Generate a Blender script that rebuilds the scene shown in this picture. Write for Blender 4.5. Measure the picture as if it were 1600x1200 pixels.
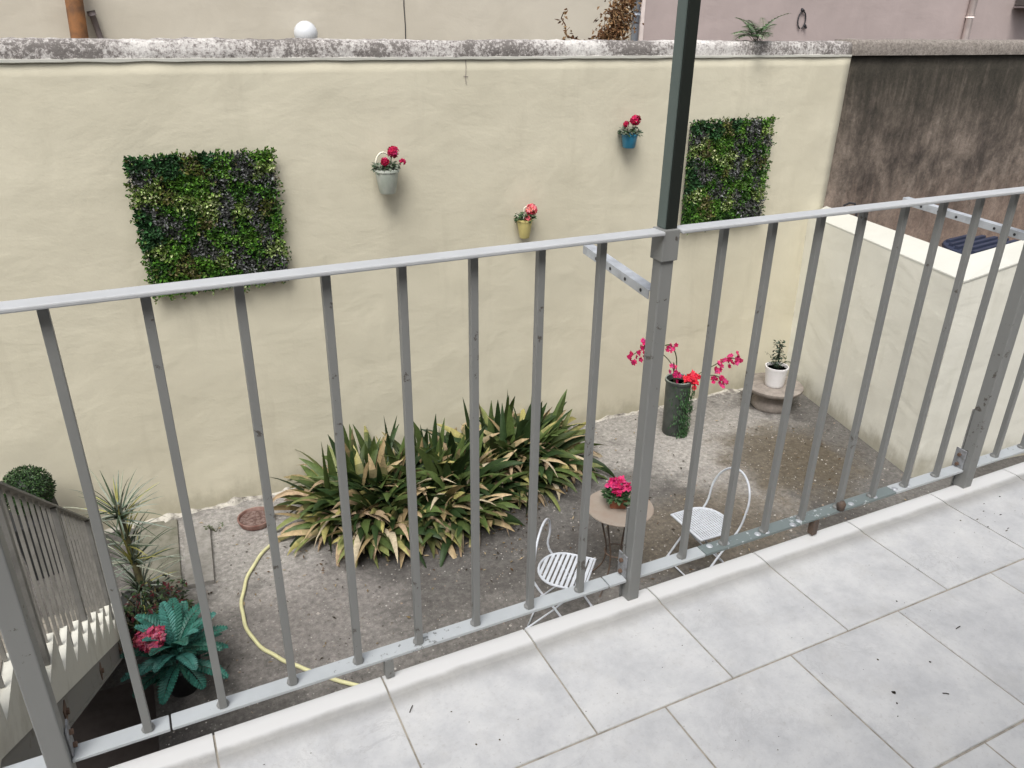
import bpy, bmesh, math, random
from mathutils import Vector, Matrix, noise as mn
S = bpy.context.scene
for o in list(bpy.data.objects): bpy.data.objects.remove(o)
R = math.radians
# ------------------------------------------------------------------ camera
cd = bpy.data.cameras.new('camera'); cam = bpy.data.objects.new('camera', cd)
S.collection.objects.link(cam); S.camera = cam
cam.location = (0, -1.3611, 1.4010)
cam.rotation_euler = (R(64.979), R(-0.858), R(-25.951))
cd.sensor_width = 36; cd.lens = 36*1226.45/1600; cd.clip_start = 0.02; cd.clip_end = 400
S.render.resolution_x = 1024; S.render.resolution_y = 768
# ------------------------------------------------------------------ light
SUN_EL, SUN_DIR = R(58), Vector((-0.50, -0.66, 0))
w = bpy.data.worlds.new("World"); S.world = w; w.use_nodes = True
nt = w.node_tree; nt.nodes.clear()
sky = nt.nodes.new('ShaderNodeTexSky'); sky.sky_type = 'NISHITA'; sky.sun_disc = False
sky.sun_elevation = SUN_EL; sky.sun_rotation = math.atan2(SUN_DIR.x, SUN_DIR.y)
sky.air_density = 0.7; sky.dust_density = 4.0; sky.ozone_density = 0.6
bg = nt.nodes.new('ShaderNodeBackground'); bg.inputs[1].default_value = 0.13
hs = nt.nodes.new('ShaderNodeHueSaturation'); hs.inputs['Saturation'].default_value = 0.25
out = nt.nodes.new('ShaderNodeOutputWorld')
nt.links.new(sky.outputs[0], hs.inputs['Color']); nt.links.new(hs.outputs[0], bg.inputs[0]); nt.links.new(bg.outputs[0], out.inputs[0])
sd = bpy.data.lights.new('sun', 'SUN'); sun = bpy.data.objects.new('sun', sd); S.collection.objects.link(sun)
sd.energy = 1.5; sd.angle = R(30); sd.color = (1.0, 0.97, 0.92)
dirv = SUN_DIR.normalized()*math.cos(SUN_EL) + Vector((0, 0, math.sin(SUN_EL)))
sun.rotation_euler = dirv.to_track_quat('Z', 'Y').to_euler()
S.view_settings.view_transform = 'Standard'; S.view_settings.look = 'None'
S.view_settings.exposure = 0.64; S.view_settings.gamma = 1
S.render.engine = 'CYCLES'
S.cycles.max_bounces = 6; S.cycles.diffuse_bounces = 4
G = -2.55          # garden ground level; z = 0 is the balcony floor, y = 0 its outer edge
WY = 5.0           # face of the garden wall
rnd = random.Random(7)
# ------------------------------------------------------------------ helpers
def tag(o, label=None, cat=None, group=None, kind=None):
    if label: o['label'] = label
    if cat: o['category'] = cat
    if group: o['group'] = group
    if kind: o['kind'] = kind
    return o
def empty(name, loc=(0,0,0), rz=0, label=None, cat=None, group=None):
    o = bpy.data.objects.new(name, None); S.collection.objects.link(o)
    o.location = loc; o.rotation_euler = (0, 0, rz); o.empty_display_size = 0.1
    return tag(o, label, cat, group)
class MB:
    def __init__(s): s.v=[]; s.f=[]; s.c=[]
    def add(s, vs, fs, col=None):
        n=len(s.v); s.v += [tuple(v) for v in vs]
        for f in fs: s.f.append(tuple(n+i for i in f)); s.c.append(col)
    def box(s, x0,x1,y0,y1,z0,z1, col=None):
        s.add([(x0,y0,z0),(x1,y0,z0),(x1,y1,z0),(x0,y1,z0),(x0,y0,z1),(x1,y0,z1),(x1,y1,z1),(x0,y1,z1)],
              [(0,3,2,1),(4,5,6,7),(0,1,5,4),(1,2,6,5),(2,3,7,6),(3,0,4,7)], col)
    def hexa(s, lo, hi, col=None):      # two quads (ccw from above), bottom and top
        s.add(list(lo)+list(hi), [(0,3,2,1),(4,5,6,7),(0,1,5,4),(1,2,6,5),(2,3,7,6),(3,0,4,7)], col)
    def tube(s, pts, r, n=8, col=None, closed=False, caps=True):
        pts=[Vector(p) for p in pts]; m=len(pts); base=len(s.v); up=None
        for i,p in enumerate(pts):
            if closed: t=pts[(i+1)%m]-pts[i-1]
            else: t=pts[min(i+1,m-1)]-pts[max(i-1,0)]
            if t.length < 1e-9: t=Vector((0,0,1))
            t.normalize()
            if up is None:
                up = Vector((0,0,1)) if abs(t.z)<0.9 else Vector((1,0,0))
            a=t.cross(up)
            if a.length < 1e-4: up=Vector((1,0,0)); a=t.cross(up)
            a.normalize(); b=a.cross(t); up=b
            rr = r(i/(m-1)) if callable(r) else r
            for k in range(n):
                q=2*math.pi*k/n; s.v.append(tuple(p+a*math.cos(q)*rr+b*math.sin(q)*rr))
        for i in range(m if closed else m-1):
            j=(i+1)%m
            for k in range(n):
                l=(k+1)%n
                s.f.append((base+i*n+k, base+i*n+l, base+j*n+l, base+j*n+k)); s.c.append(col)
        if caps and not closed:
            s.f.append(tuple(base+k for k in range(n))); s.c.append(col)
            s.f.append(tuple(base+(m-1)*n+k for k in reversed(range(n)))); s.c.append(col)
    def lathe(s, prof, c=(0,0,0), n=28, col=None):
        base=len(s.v)
        for (r,z) in prof:
            for k in range(n):
                q=2*math.pi*k/n; s.v.append((c[0]+r*math.cos(q), c[1]+r*math.sin(q), c[2]+z))
        for i in range(len(prof)-1):
            for k in range(n):
                l=(k+1)%n
                s.f.append((base+i*n+k, base+i*n+l, base+(i+1)*n+l, base+(i+1)*n+k)); s.c.append(col)
        s.f.append(tuple(base+k for k in reversed(range(n)))); s.c.append(col)
        m=len(prof)-1; s.f.append(tuple(base+m*n+k for k in range(n))); s.c.append(col)
    def leaf(s, p, d, nrm, L, W, col, fold=0.15, col2=None):
        """small pointed leaf of four faces with a folded midrib"""
        d=d.normalized(); sd_=d.cross(nrm)
        if sd_.length<1e-4: sd_=d.cross(Vector((1,.3,.2)))
        sd_.normalize(); nn=sd_.cross(d)
        a=p; m=p+d*L*0.5-nn*W*fold; t=p+d*L-nn*L*0.08
        l=p+d*L*0.45+sd_*W*0.5+nn*W*fold; r=p+d*L*0.45-sd_*W*0.5+nn*W*fold
        n=len(s.v); s.v += [tuple(a),tuple(l),tuple(m),tuple(r),tuple(t)]
        for k,f in enumerate([(0,2,1),(0,3,2),(1,2,4),(2,3,4)]):
            s.f.append(tuple(n+i for i in f)); s.c.append(col2 if (col2 and k>1) else col)
    def blade(s, p, az, el, L, W, droop, cols, segs=7, fold=0.12, twist=0.0, shape=None):
        """arching strap leaf; el = start elevation, droop = total bend in radians"""
        p=Vector(p); h=Vector((math.cos(az),math.sin(az),0)); side0=Vector((-math.sin(az),math.cos(az),0))
        rows=[]; e=el
        for i in range(segs+1):
            t=i/segs
            d=h*math.cos(e)+Vector((0,0,1))*math.sin(e)
            side=(Matrix.Rotation(twist*t,3,d)@side0)
            nn=side.cross(d)
            wd = W*(shape(t) if shape else max(0.03, math.sin(math.pi*min(1,(t*0.93+0.07)))**0.7))
            rows.append((p+side*wd/2+nn*wd*fold, p-nn*wd*fold, p-side*wd/2+nn*wd*fold))
            p=p+d*L/segs; e-=droop/segs*(0.4+1.2*t)
        n=len(s.v)
        for r_ in rows: s.v += [tuple(q) for q in r_]
        for i in range(segs):
            t=(i+.5)/segs
            c=cols(t) if callable(cols) else cols
            a=n+3*i
            s.f.append((a,a+3,a+4,a+1)); s.c.append(c); s.f.append((a+1,a+4,a+5,a+2)); s.c.append(c)
    def build(s, name, mat, parent=None, off=(0,0,0), smooth=False, bevel=0, bseg=2, loc=None):
        me=bpy.data.meshes.new(name)
        me.from_pydata([(v[0]-off[0],v[1]-off[1],v[2]-off[2]) for v in s.v],[],s.f); me.update()
        if any(c is not None for c in s.c):
            at=me.color_attributes.new('tint','FLOAT_COLOR','CORNER'); i=0
            buf=[]
            for f,c in zip(s.f,s.c):
                c=c or (1,1,1)
                for _ in f: buf += [c[0],c[1],c[2],1.0]
            at.data.foreach_set('color', buf)
        me.materials.append(mat)
        if smooth: me.polygons.foreach_set('use_smooth',[True]*len(me.polygons))
        o=bpy.data.objects.new(name, me); S.collection.objects.link(o)
        if parent: o.parent=parent
        if loc is not None: o.location=loc
        elif not parent: o.location=off
        if bevel:
            b=o.modifiers.new('bevel','BEVEL'); b.width=bevel; b.segments=bseg; b.limit_method='ANGLE'; b.angle_limit=R(40)
        return o
# ------------------------------------------------------------------ materials
def newmat(name):
    m=bpy.data.materials.new(name); m.use_nodes=True
    n=m.node_tree.nodes; l=m.node_tree.links
    return m,n,l,n['Principled BSDF']
def N(n,t,**k):
    x=n.new(t)
    for a,b in k.items():
        if a.startswith('i_'): x.inputs[a[2:].replace('_',' ')].default_value=b
        else: setattr(x,a,b)
    return x
def noise_(n,l,co,scale,detail=5,rough=0.55,dist=0):
    x=N(n,'ShaderNodeTexNoise'); x.inputs['Scale'].default_value=scale; x.inputs['Detail'].default_value=detail
    x.inputs['Roughness'].default_value=rough; x.inputs['Distortion'].default_value=dist
    l.new(co,x.inputs['Vector']); return x
def ramp(n,l,src,stops,interp='LINEAR'):
    x=N(n,'ShaderNodeValToRGB'); x.color_ramp.interpolation=interp; cr=x.color_ramp
    while len(cr.elements)<len(stops): cr.elements.new(0.5)
    for e,(p,c) in zip(cr.elements,stops):
        e.position=p; e.color=(c,c,c,1) if isinstance(c,(int,float)) else (*c,1)
    l.new(src,x.inputs[0]); return x
def mix(n,l,fac,a,b,mode='MIX'):
    x=N(n,'ShaderNodeMix',data_type='RGBA',blend_type=mode)
    for s_,v in ((0,fac),(6,a),(7,b)):
        if hasattr(v,'links'): l.new(v,x.inputs[s_])
        else: x.inputs[s_].default_value = v if s_==0 else (*v,1)
    return x.outputs[2]
def bump(n,l,p,hsrc,strength,dist,prev=None):
    x=N(n,'ShaderNodeBump'); x.inputs['Strength'].default_value=strength; x.inputs['Distance'].default_value=dist
    l.new(hsrc,x.inputs['Height'])
    if prev: l.new(prev.outputs[0],x.inputs['Normal'])
    l.new(x.outputs[0],p.inputs['Normal']); return x
def coords(n,kind='Object'): return N(n,'ShaderNodeTexCoord').outputs[kind]
def worldpos(n): return N(n,'ShaderNodeNewGeometry').outputs['Position']
def mapped(n,l,co,scale=(1,1,1),rot=(0,0,0),loc=(0,0,0)):
    x=N(n,'ShaderNodeMapping'); x.inputs['Scale'].default_value=scale; x.inputs['Rotation'].default_value=rot; x.inputs['Location'].default_value=loc
    l.new(co,x.inputs['Vector']); return x.outputs[0]

def plaster(name, base, dark, stain=None, bs=0.5, dirt=False):
    m,n,l,p=newmat(name); co=worldpos(n)
    big=noise_(n,l,co,0.9,4,.55,.3); c=mix(n,l,ramp(n,l,big.outputs[0],[(.35,0),(.68,1)]).outputs[0],base,dark)
    mid=noise_(n,l,mapped(n,l,co,(1,1,.45),(0,R(25),0)),3.5,6,.6,.6)
    c=mix(n,l,ramp(n,l,mid.outputs[0],[(.50,0),(.75,.35)]).outputs[0],c,tuple(x*1.10 for x in base))
    if stain:
        st=noise_(n,l,mapped(n,l,co,(2.2,2.2,.35)),2.0,6,.65)
        c=mix(n,l,ramp(n,l,st.outputs[0],[(.56,0),(.8,.6)]).outputs[0],c,stain)
    if dirt:      # splash-back grime along the foot of the wall
        sx=N(n,'ShaderNodeSeparateXYZ'); l.new(co,sx.inputs[0]); dn=noise_(n,l,mapped(n,l,co,(1,1,.6)),5,7,.7)
        ma=N(n,'ShaderNodeMath',operation='MULTIPLY_ADD'); l.new(dn.outputs[0],ma.inputs[0]); ma.inputs[1].default_value=-.55; l.new(sx.outputs[2],ma.inputs[2])
        mr=N(n,'ShaderNodeMapRange'); mr.interpolation_type='SMOOTHSTEP'; l.new(ma.outputs[0],mr.inputs[0]); mr.inputs[1].default_value=-2.55; mr.inputs[2].default_value=-2.85; mr.inputs[3].default_value=0; mr.inputs[4].default_value=.75
        c=mix(n,l,mr.outputs[0],c,(.34,.315,.235))
    fine=noise_(n,l,co,60,3,.6)
    c=mix(n,l,ramp(n,l,fine.outputs[0],[(.3,.10),(.7,0)]).outputs[0],c,tuple(x*.75 for x in base))
    l.new(c,p.inputs['Base Color']); p.inputs['Roughness'].default_value=.82
    p.inputs['Specular IOR Level'].default_value=.25
    tr=noise_(n,l,mapped(n,l,co,(1,1,1.35),(0,R(-28),0)),1.9,4,.45,.35)
    b1=bump(n,l,p,tr.outputs[0],bs,.045)
    tr2=noise_(n,l,mapped(n,l,co,(.8,1,1.7),(0,R(-35),0)),6.5,6,.55,.7)
    b2=bump(n,l,p,tr2.outputs[0],bs*.6,.009,b1)
    b3=bump(n,l,p,fine.outputs[0],.3,.002,b2)
    return m
M={}
M['cream']=plaster('cream plaster',(.63,.592,.468),(.57,.533,.415),stain=(.48,.445,.345),bs=.38,dirt=True)
M['cream_pale']=plaster('pale cream plaster',(.80,.79,.71),(.73,.72,.64),stain=(.60,.59,.50),bs=.4,dirt=True)
M['cap']=plaster('pale cap plaster',(.60,.60,.55),(.52,.515,.46),bs=.3)
M['far_cream']=plaster('far cream render',(.56,.52,.44),(.49,.45,.375),bs=.3)
M['far_pink']=plaster('far pink render',(.45,.375,.36),(.40,.335,.32),bs=.3)
M['house']=plaster('house render',(.40,.37,.31),(.35,.32,.27),bs=.3)

def brown_wall():
    m,n,l,p=newmat('unpainted stained render'); co=worldpos(n)
    st=noise_(n,l,mapped(n,l,co,(1,1,.75),(0,R(-12),0)),2.9,9,.72,.15)
    c=ramp(n,l,st.outputs[0],[(.36,(.060,.048,.040)),(.47,(.135,.108,.088)),(.56,(.22,.178,.145)),(.70,(.33,.27,.225))]).outputs[0]
    # run-off grime: dark streaked band of moss under the coping
    sx=N(n,'ShaderNodeSeparateXYZ'); l.new(co,sx.inputs[0])
    dr=noise_(n,l,mapped(n,l,co,(9,9,.8),(0,R(-10),0)),1.6,7,.7)
    ma=N(n,'ShaderNodeMath',operation='MULTIPLY_ADD'); l.new(dr.outputs[0],ma.inputs[0]); ma.inputs[1].default_value=1.5; l.new(sx.outputs[2],ma.inputs[2])
    gr=ramp(n,l,ma.outputs[0],[(.0,0),(1,0)]); 
    mr=N(n,'ShaderNodeMapRange'); l.new(ma.outputs[0],mr.inputs[0]); mr.inputs[1].default_value=.80; mr.inputs[2].default_value=1.65; mr.inputs[4].default_value=.88
    n.remove(gr)
    c=mix(n,l,mr.outputs[0],c,(.030,.027,.018))
    mr2=N(n,'ShaderNodeMapRange'); l.new(ma.outputs[0],mr2.inputs[0]); mr2.inputs[1].default_value=.55; mr2.inputs[2].default_value=-.6; mr2.inputs[3].default_value=0; mr2.inputs[4].default_value=.75
    c=mix(n,l,mr2.outputs[0],c,(.36,.255,.20))
    f=noise_(n,l,co,32,8,.82)
    c=mix(n,l,.75,c,ramp(n,l,f.outputs[0],[(.3,.40),(.7,1.35)]).outputs[0],'MULTIPLY')
    l.new(c,p.inputs['Base Color']); p.inputs['Roughness'].default_value=.9
    b=bump(n,l,p,st.outputs[0],.6,.04); bump(n,l,p,f.outputs[0],.7,.008,b); return m
M['brown']=brown_wall()

def coping_mat(lichen):
    m,n,l,p=newmat('lichen coping' if lichen else 'grey coping'); co=worldpos(n)
    a=noise_(n,l,co,42,5,.8); b=noise_(n,l,mapped(n,l,co,(1,1,1)),2.9,5,.6)
    if lichen:
        ad=N(n,'ShaderNodeMath',operation='MULTIPLY_ADD'); l.new(b.outputs[0],ad.inputs[0]); ad.inputs[1].default_value=.85; l.new(a.outputs[0],ad.inputs[2])
        c=ramp(n,l,ad.outputs[0],[(.76,(.68,.66,.63)),(.88,(.52,.495,.475)),(.97,(.30,.275,.26)),(1.12,(.17,.155,.145))]).outputs[0]
    else:
        c=ramp(n,l,a.outputs[0],[(.35,(.13,.115,.10)),(.5,(.24,.21,.185)),(.65,(.34,.31,.28))]).outputs[0]
    l.new(c,p.inputs['Base Color']); p.inputs['Roughness'].default_value=.92
    bump(n,l,p,a.outputs[0],.8,.015); return m
M['lichen']=coping_mat(True); M['coping2']=coping_mat(False)

def ground_mat():
    m,n,l,p=newmat('worn gravelly concrete'); co=worldpos(n)
    a=noise_(n,l,co,1.3,7,.62,.4); f=noise_(n,l,co,24,8,.82); g=noise_(n,l,co,130,3,.6)
    c=ramp(n,l,a.outputs[0],[(.32,(.068,.062,.057)),(.5,(.102,.095,.088)),(.7,(.152,.145,.136))]).outputs[0]
    def patch(cx,cy,rx,ry,col,amt,c):
        v=mapped(n,l,co,(1/rx,1/ry,0),(0,0,0),(-cx/rx,-cy/ry,0))
        ln=N(n,'ShaderNodeVectorMath',operation='LENGTH'); l.new(v,ln.inputs[0])
        nn=noise_(n,l,co,3.2,7,.68)
        ad=N(n,'ShaderNodeMath',operation='MULTIPLY_ADD'); l.new(nn.outputs[0],ad.inputs[0]); ad.inputs[1].default_value=1.5; l.new(ln.outputs['Value'],ad.inputs[2])
        mr=N(n,'ShaderNodeMapRange'); mr.interpolation_type='SMOOTHSTEP'; l.new(ad.outputs[0],mr.inputs[0]); mr.inputs[1].default_value=1.95; mr.inputs[2].default_value=1.3; mr.inputs[3].default_value=0; mr.inputs[4].default_value=amt
        return mix(n,l,mr.outputs[0],c,col)
    c=patch(4.9,4.35,1.3,.85,(.35,.333,.31),.8,c)
    c=patch(4.75,3.55,.5,.9,(.36,.34,.315),.65,c)
    c=patch(.45,4.35,.75,.85,(.37,.352,.33),.75,c)
    c=patch(3.9,4.85,1.4,.35,(.30,.285,.262),.6,c)
    c=patch(.7,3.2,.7,.7,(.27,.25,.235),.6,c)
    c=patch(1.9,2.5,1.3,.5,(.21,.197,.183),.5,c)
    c=patch(5.5,3.5,.75,.75,(.095,.076,.050),.85,c)
    c=patch(4.0,2.9,1.0,.6,(.13,.108,.08),.75,c)
    v=N(n,'ShaderNodeTexVoronoi'); v.inputs['Scale'].default_value=26; l.new(co,v.inputs['Vector'])
    sp=ramp(n,l,v.outputs['Distance'],[(.12,1),(.22,0)])
    vm=noise_(n,l,co,9,3,.6); vr=ramp(n,l,vm.outputs[0],[(.47,0),(.62,.5)])
    mu=N(n,'ShaderNodeMath',operation='MULTIPLY'); l.new(sp.outputs[0],mu.inputs[0]); l.new(vr.outputs[0],mu.inputs[1])
    c=mix(n,l,mu.outputs[0],c,(.50,.48,.45))
    c=mix(n,l,.8,c,ramp(n,l,f.outputs[0],[(.30,.34),(.48,.88),(.68,1.65)]).outputs[0],'MULTIPLY')
    l.new(c,p.inputs['Base Color']); p.inputs['Roughness'].default_value=.93
    b=bump(n,l,p,f.outputs[0],.8,.012); b=bump(n,l,p,g.outputs[0],.5,.003,b); return m
M['ground']=ground_mat()

def tile_mat():
    m,n,l,p=newmat('pale marbled porcelain'); co=worldpos(n)
    oi=N(n,'ShaderNodeAttribute',attribute_name='tint')
    add=N(n,'ShaderNodeVectorMath',operation='MULTIPLY_ADD'); l.new(oi.outputs['Vector'],add.inputs[0]); add.inputs[1].default_value=(9,9,9); l.new(co,add.inputs[2])
    a=noise_(n,l,add.outputs[0],6.0,9,.74,.15)
    c=ramp(n,l,a.outputs[0],[(.3,(.46,.47,.487)),(.45,(.56,.567,.58)),(.58,(.64,.645,.65)),(.7,(.685,.687,.688))]).outputs[0]
    b=noise_(n,l,mapped(n,l,add.outputs[0],(1,1,1),(0,0,.6)),5.0,9,.72,.7)
    ab=N(n,'ShaderNodeMath',operation='SUBTRACT'); l.new(b.outputs[0],ab.inputs[0]); ab.inputs[1].default_value=.5
    ab2=N(n,'ShaderNodeMath',operation='ABSOLUTE'); l.new(ab.outputs[0],ab2.inputs[0])
    msk=noise_(n,l,add.outputs[0],2.2,3,.5)
    vr=ramp(n,l,ab2.outputs[0],[(.0,.38),(.016,0)])
    mu=N(n,'ShaderNodeMath',operation='MULTIPLY'); l.new(vr.outputs[0],mu.inputs[0]); l.new(ramp(n,l,msk.outputs[0],[(.48,0),(.66,1)]).outputs[0],mu.inputs[1])
    c=mix(n,l,mu.outputs[0],c,(.36,.36,.37))
    fs_=noise_(n,l,co,90,4,.7); c=mix(n,l,ramp(n,l,fs_.outputs[0],[(.55,0),(.72,.4)]).outputs[0],c,(.42,.41,.40))
    d=noise_(n,l,co,7,8,.7); c=mix(n,l,ramp(n,l,d.outputs[0],[(.52,0),(.8,.35)]).outputs[0],c,(.40,.385,.355))
    # brighter lip and shaded inner toe of the nosing, both painted into the colour
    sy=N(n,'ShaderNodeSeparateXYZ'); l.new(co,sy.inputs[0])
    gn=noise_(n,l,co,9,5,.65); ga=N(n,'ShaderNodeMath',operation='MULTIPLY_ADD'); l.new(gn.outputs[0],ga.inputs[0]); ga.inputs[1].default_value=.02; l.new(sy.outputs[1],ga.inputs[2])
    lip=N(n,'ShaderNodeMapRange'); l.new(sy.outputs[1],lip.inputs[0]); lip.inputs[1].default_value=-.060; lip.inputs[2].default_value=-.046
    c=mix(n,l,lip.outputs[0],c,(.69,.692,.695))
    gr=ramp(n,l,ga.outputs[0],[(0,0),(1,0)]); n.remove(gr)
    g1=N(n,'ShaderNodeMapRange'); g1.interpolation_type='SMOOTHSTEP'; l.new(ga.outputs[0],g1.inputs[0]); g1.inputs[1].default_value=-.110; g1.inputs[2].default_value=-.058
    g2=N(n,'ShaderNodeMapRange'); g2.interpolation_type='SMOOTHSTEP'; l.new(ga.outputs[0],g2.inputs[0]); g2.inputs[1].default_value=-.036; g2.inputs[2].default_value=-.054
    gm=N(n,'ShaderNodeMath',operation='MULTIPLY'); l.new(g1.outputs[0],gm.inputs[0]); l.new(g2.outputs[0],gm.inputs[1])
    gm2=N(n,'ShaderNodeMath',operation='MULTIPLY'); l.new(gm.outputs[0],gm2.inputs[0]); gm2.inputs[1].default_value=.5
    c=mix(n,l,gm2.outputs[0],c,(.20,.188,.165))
    l.new(c,p.inputs['Base Color']); 
    r_=ramp(n,l,d.outputs[0],[(.3,.26),(.7,.48)]); l.new(r_.outputs[0],p.inputs['Roughness'])
    p.inputs['Specular IOR Level'].default_value=.4
    bump(n,l,p,a.outputs[0],.12,.01); return m
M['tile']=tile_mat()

def simple(name,col,rough=.6,var=.25,scale=12,metal=0,bs=.2,bd=.003,spec=.5,col2=None,lo=.4,hi=.65):
    m,n,l,p=newmat(name); co=coords(n)
    a=noise_(n,l,co,scale,6,.65)
    c2=col2 or tuple(x*(1-var) for x in col)
    c=mix(n,l,ramp(n,l,a.outputs[0],[(lo,0),(hi,1)]).outputs[0],col,c2)
    l.new(c,p.inputs['Base Color']); p.inputs['Roughness'].default_value=rough; p.inputs['Metallic'].default_value=metal
    p.inputs['Specular IOR Level'].default_value=spec
    bump(n,l,p,a.outputs[0],bs,bd); return m
def paint(name,col,chip,amt=.62,rough=.45,scale=26):
    m,n,l,p=newmat(name); co=worldpos(n)
    a=noise_(n,l,co,scale,7,.7); b=noise_(n,l,co,3.5,4,.6); d=noise_(n,l,mapped(n,l,co,(1,1,.25)),14,5,.6)
    c=mix(n,l,ramp(n,l,d.outputs[0],[(.4,0),(.75,.35)]).outputs[0],col,tuple(x*.72 for x in col))
    ad=N(n,'ShaderNodeMath',operation='MULTIPLY_ADD'); l.new(b.outputs[0],ad.inputs[0]); ad.inputs[1].default_value=.45; l.new(a.outputs[0],ad.inputs[2])
    k=ramp(n,l,ad.outputs[0],[(amt+.225,0),(amt+.245,1)])
    c=mix(n,l,k.outputs[0],c,chip); l.new(c,p.inputs['Base Color'])
    p.inputs['Roughness'].default_value=rough; p.inputs['Specular IOR Level'].default_value=.45
    b1=bump(n,l,p,d.outputs[0],.15,.002); bump(n,l,p,k.outputs[0],.4,.001,b1); return m
M['rail']=paint('grey metal paint',(.225,.229,.223),(.10,.09,.08),.655,.45,34)
M['rail_light']=paint('worn pale grey paint',(.46,.49,.51),(.20,.21,.21),.655,scale=60)
M['handrail']=paint('smooth pale grey paint',(.47,.485,.50),(.25,.25,.25),.73,.35,scale=80)
M['rail_bare']=paint('greenish worn paint',(.17,.205,.205),(.50,.54,.55),.60,scale=70)
M['galv2']=simple('weathered grey cleat',(.30,.31,.33),.6,.5,60,col2=(.16,.16,.16))
M['galv']=simple('galvanised bracket',(.55,.58,.62),.4,.3,20,.3)
M['green_post']=paint('dark green paint',(.012,.016,.013),(.07,.045,.03),.64,.5)
M['green_post_lit']=paint('dark green paint lit side',(.10,.13,.12),(.05,.05,.04),.68,.5)  # paler copy of the green: light on the left face put into the colour
M['grout']=simple('grout',(.42,.385,.33),.9,.4,30)
M['white_stair']=simple('white painted concrete',(.66,.65,.58),.8,.2,6,col2=(.48,.46,.39),lo=.5,hi=.8)
M['tread']=simple('dirty tread',(.27,.245,.205),.9,.4,9,col2=(.13,.12,.10))
M['steel_beam']=simple('grey stringer paint',(.20,.195,.185),.6,.5,9,col2=(.10,.08,.06),lo=.58,hi=.72)
M['stair_rail']=simple('stair rail paint',(.27,.26,.24),.6,.3,10)
M['stair_post']=simple('stair post paint',(.20,.195,.185),.6,.3,10)
M['slab_green']=simple('mossy slab',(.20,.19,.155),.9,.3,11,col2=(.12,.12,.088),bs=.4,bd=.006)
M['slab_grey']=simple('grey slab',(.30,.285,.265),.9,.3,14,col2=(.20,.19,.17),bs=.5,bd=.006)
M['terracotta']=simple('terracotta',(.30,.105,.055),.8,.3,12)
M['saucer']=simple('weathered terracotta dish',(.165,.075,.06),.85,.3,10,col2=(.30,.20,.17))
M['soil']=simple('dry soil',(.10,.055,.045),.95,.5,30,col2=(.26,.19,.17),bs=1,bd=.02)
M['hose']=simple('yellow hose',(.66,.64,.36),.45,.2,8)
M['hose_stripe']=simple('hose stripe',(.35,.33,.12),.5,.2,8)
M['chair']=simple('pale grey chair paint',(.56,.59,.64),.45,.15,14)
M['iron']=simple('rusty wrought iron',(.085,.065,.055),.7,.4,20,col2=(.14,.09,.06))
M['tabletop']=simple('taupe stone top',(.29,.25,.21),.7,.2,9,col2=(.27,.215,.175))
M['pot_green']=simple('dark grey green pot',(.045,.055,.050),.5,.3,8,col2=(.085,.098,.088))
M['pot_rim']=simple('pot rim',(.26,.30,.265),.6,.3,12)
M['stone']=simple('grey stone stand',(.20,.175,.155),.9,.3,12,col2=(.30,.265,.235),bs=.5,bd=.008)
M['white_pot']=simple('white pot',(.78,.77,.78),.4,.08,8)
M['bucket']=simple('grey green glazed bucket',(.40,.44,.38),.5,.25,10,col2=(.52,.54,.49))
M['yellow_pot']=simple('yellow glazed pot',(.60,.52,.21),.45,.15,10)
M['blue_pot']=simple('blue glazed pot',(.03,.19,.31),.4,.2,10)
M['cream_glaze']=simple('cream ceramic',(.72,.70,.58),.4,.1,10)
M['planter']=simple('dark planter',(.02,.022,.024),.6,.3,10)
M['navy']=simple('navy plastic',(.035,.045,.085),.55,.3,8)
M['rust']=simple('rusty orange pipe',(.30,.13,.045),.75,.5,6,col2=(.14,.07,.035))
M['grey_pipe']=simple('grey pipe',(.20,.165,.165),.6,.3,8)
M['blue_pipe']=simple('blue grey drainpipe',(.30,.33,.38),.5,.2,8)
M['pink_pipe']=simple('pink painted pipe',(.80,.70,.66),.6,.15,8)
M['globe']=simple('opal glass globe',(.62,.64,.67),.12,.03,5)
M['cable']=simple('dark cable',(.03,.03,.035),.6,.2,8)
M['box_dark']=simple('dark vent hood',(.10,.085,.08),.7,.3,8)
M['vine']=simple('dry vine',(.16,.085,.045),.9,.5,10)
M['bark']=simple('yucca stem',(.13,.12,.05),.85,.5,18,col2=(.05,.04,.025))
M['rusty_bolt']=simple('rusty bolt',(.16,.10,.07),.8,.4,20)
M['neigh_ground']=simple('red brown yard',(.20,.13,.10),.9,.4,4)

def leafmat(name,rough=.5,trans=.12,spec=.4,vary=.35):
    m,n,l,p=newmat(name); at=N(n,'ShaderNodeAttribute',attribute_name='tint')
    a=noise_(n,l,worldpos(n),40,4,.6)
    c=mix(n,l,.8,at.outputs['Color'],ramp(n,l,a.outputs[0],[(.3,1-vary),(.7,1+vary*.5)]).outputs[0],'MULTIPLY')
    l.new(c,p.inputs['Base Color']); p.inputs['Roughness'].default_value=rough; p.inputs['Specular IOR Level'].default_value=spec
    if trans:
        t=N(n,'ShaderNodeBsdfTranslucent'); l.new(c,t.inputs[0]); mx=N(n,'ShaderNodeMixShader'); mx.inputs[0].default_value=trans
        l.new(p.outputs[0],mx.inputs[1]); l.new(t.outputs[0],mx.inputs[2]); l.new(mx.outputs[0],n['Material Output'].inputs[0])
    return m
M['leaf']=leafmat('leaf',.5,.12,.3); M['petal']=leafmat('petal',.6,.2,.2,.2); M['plastic_leaf']=leafmat('artificial leaf',.5,.05,.4,.25)
M['debris']=leafmat('debris',.9,0,.1); M['pebble']=leafmat('pebble',.9,0,.2)

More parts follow.
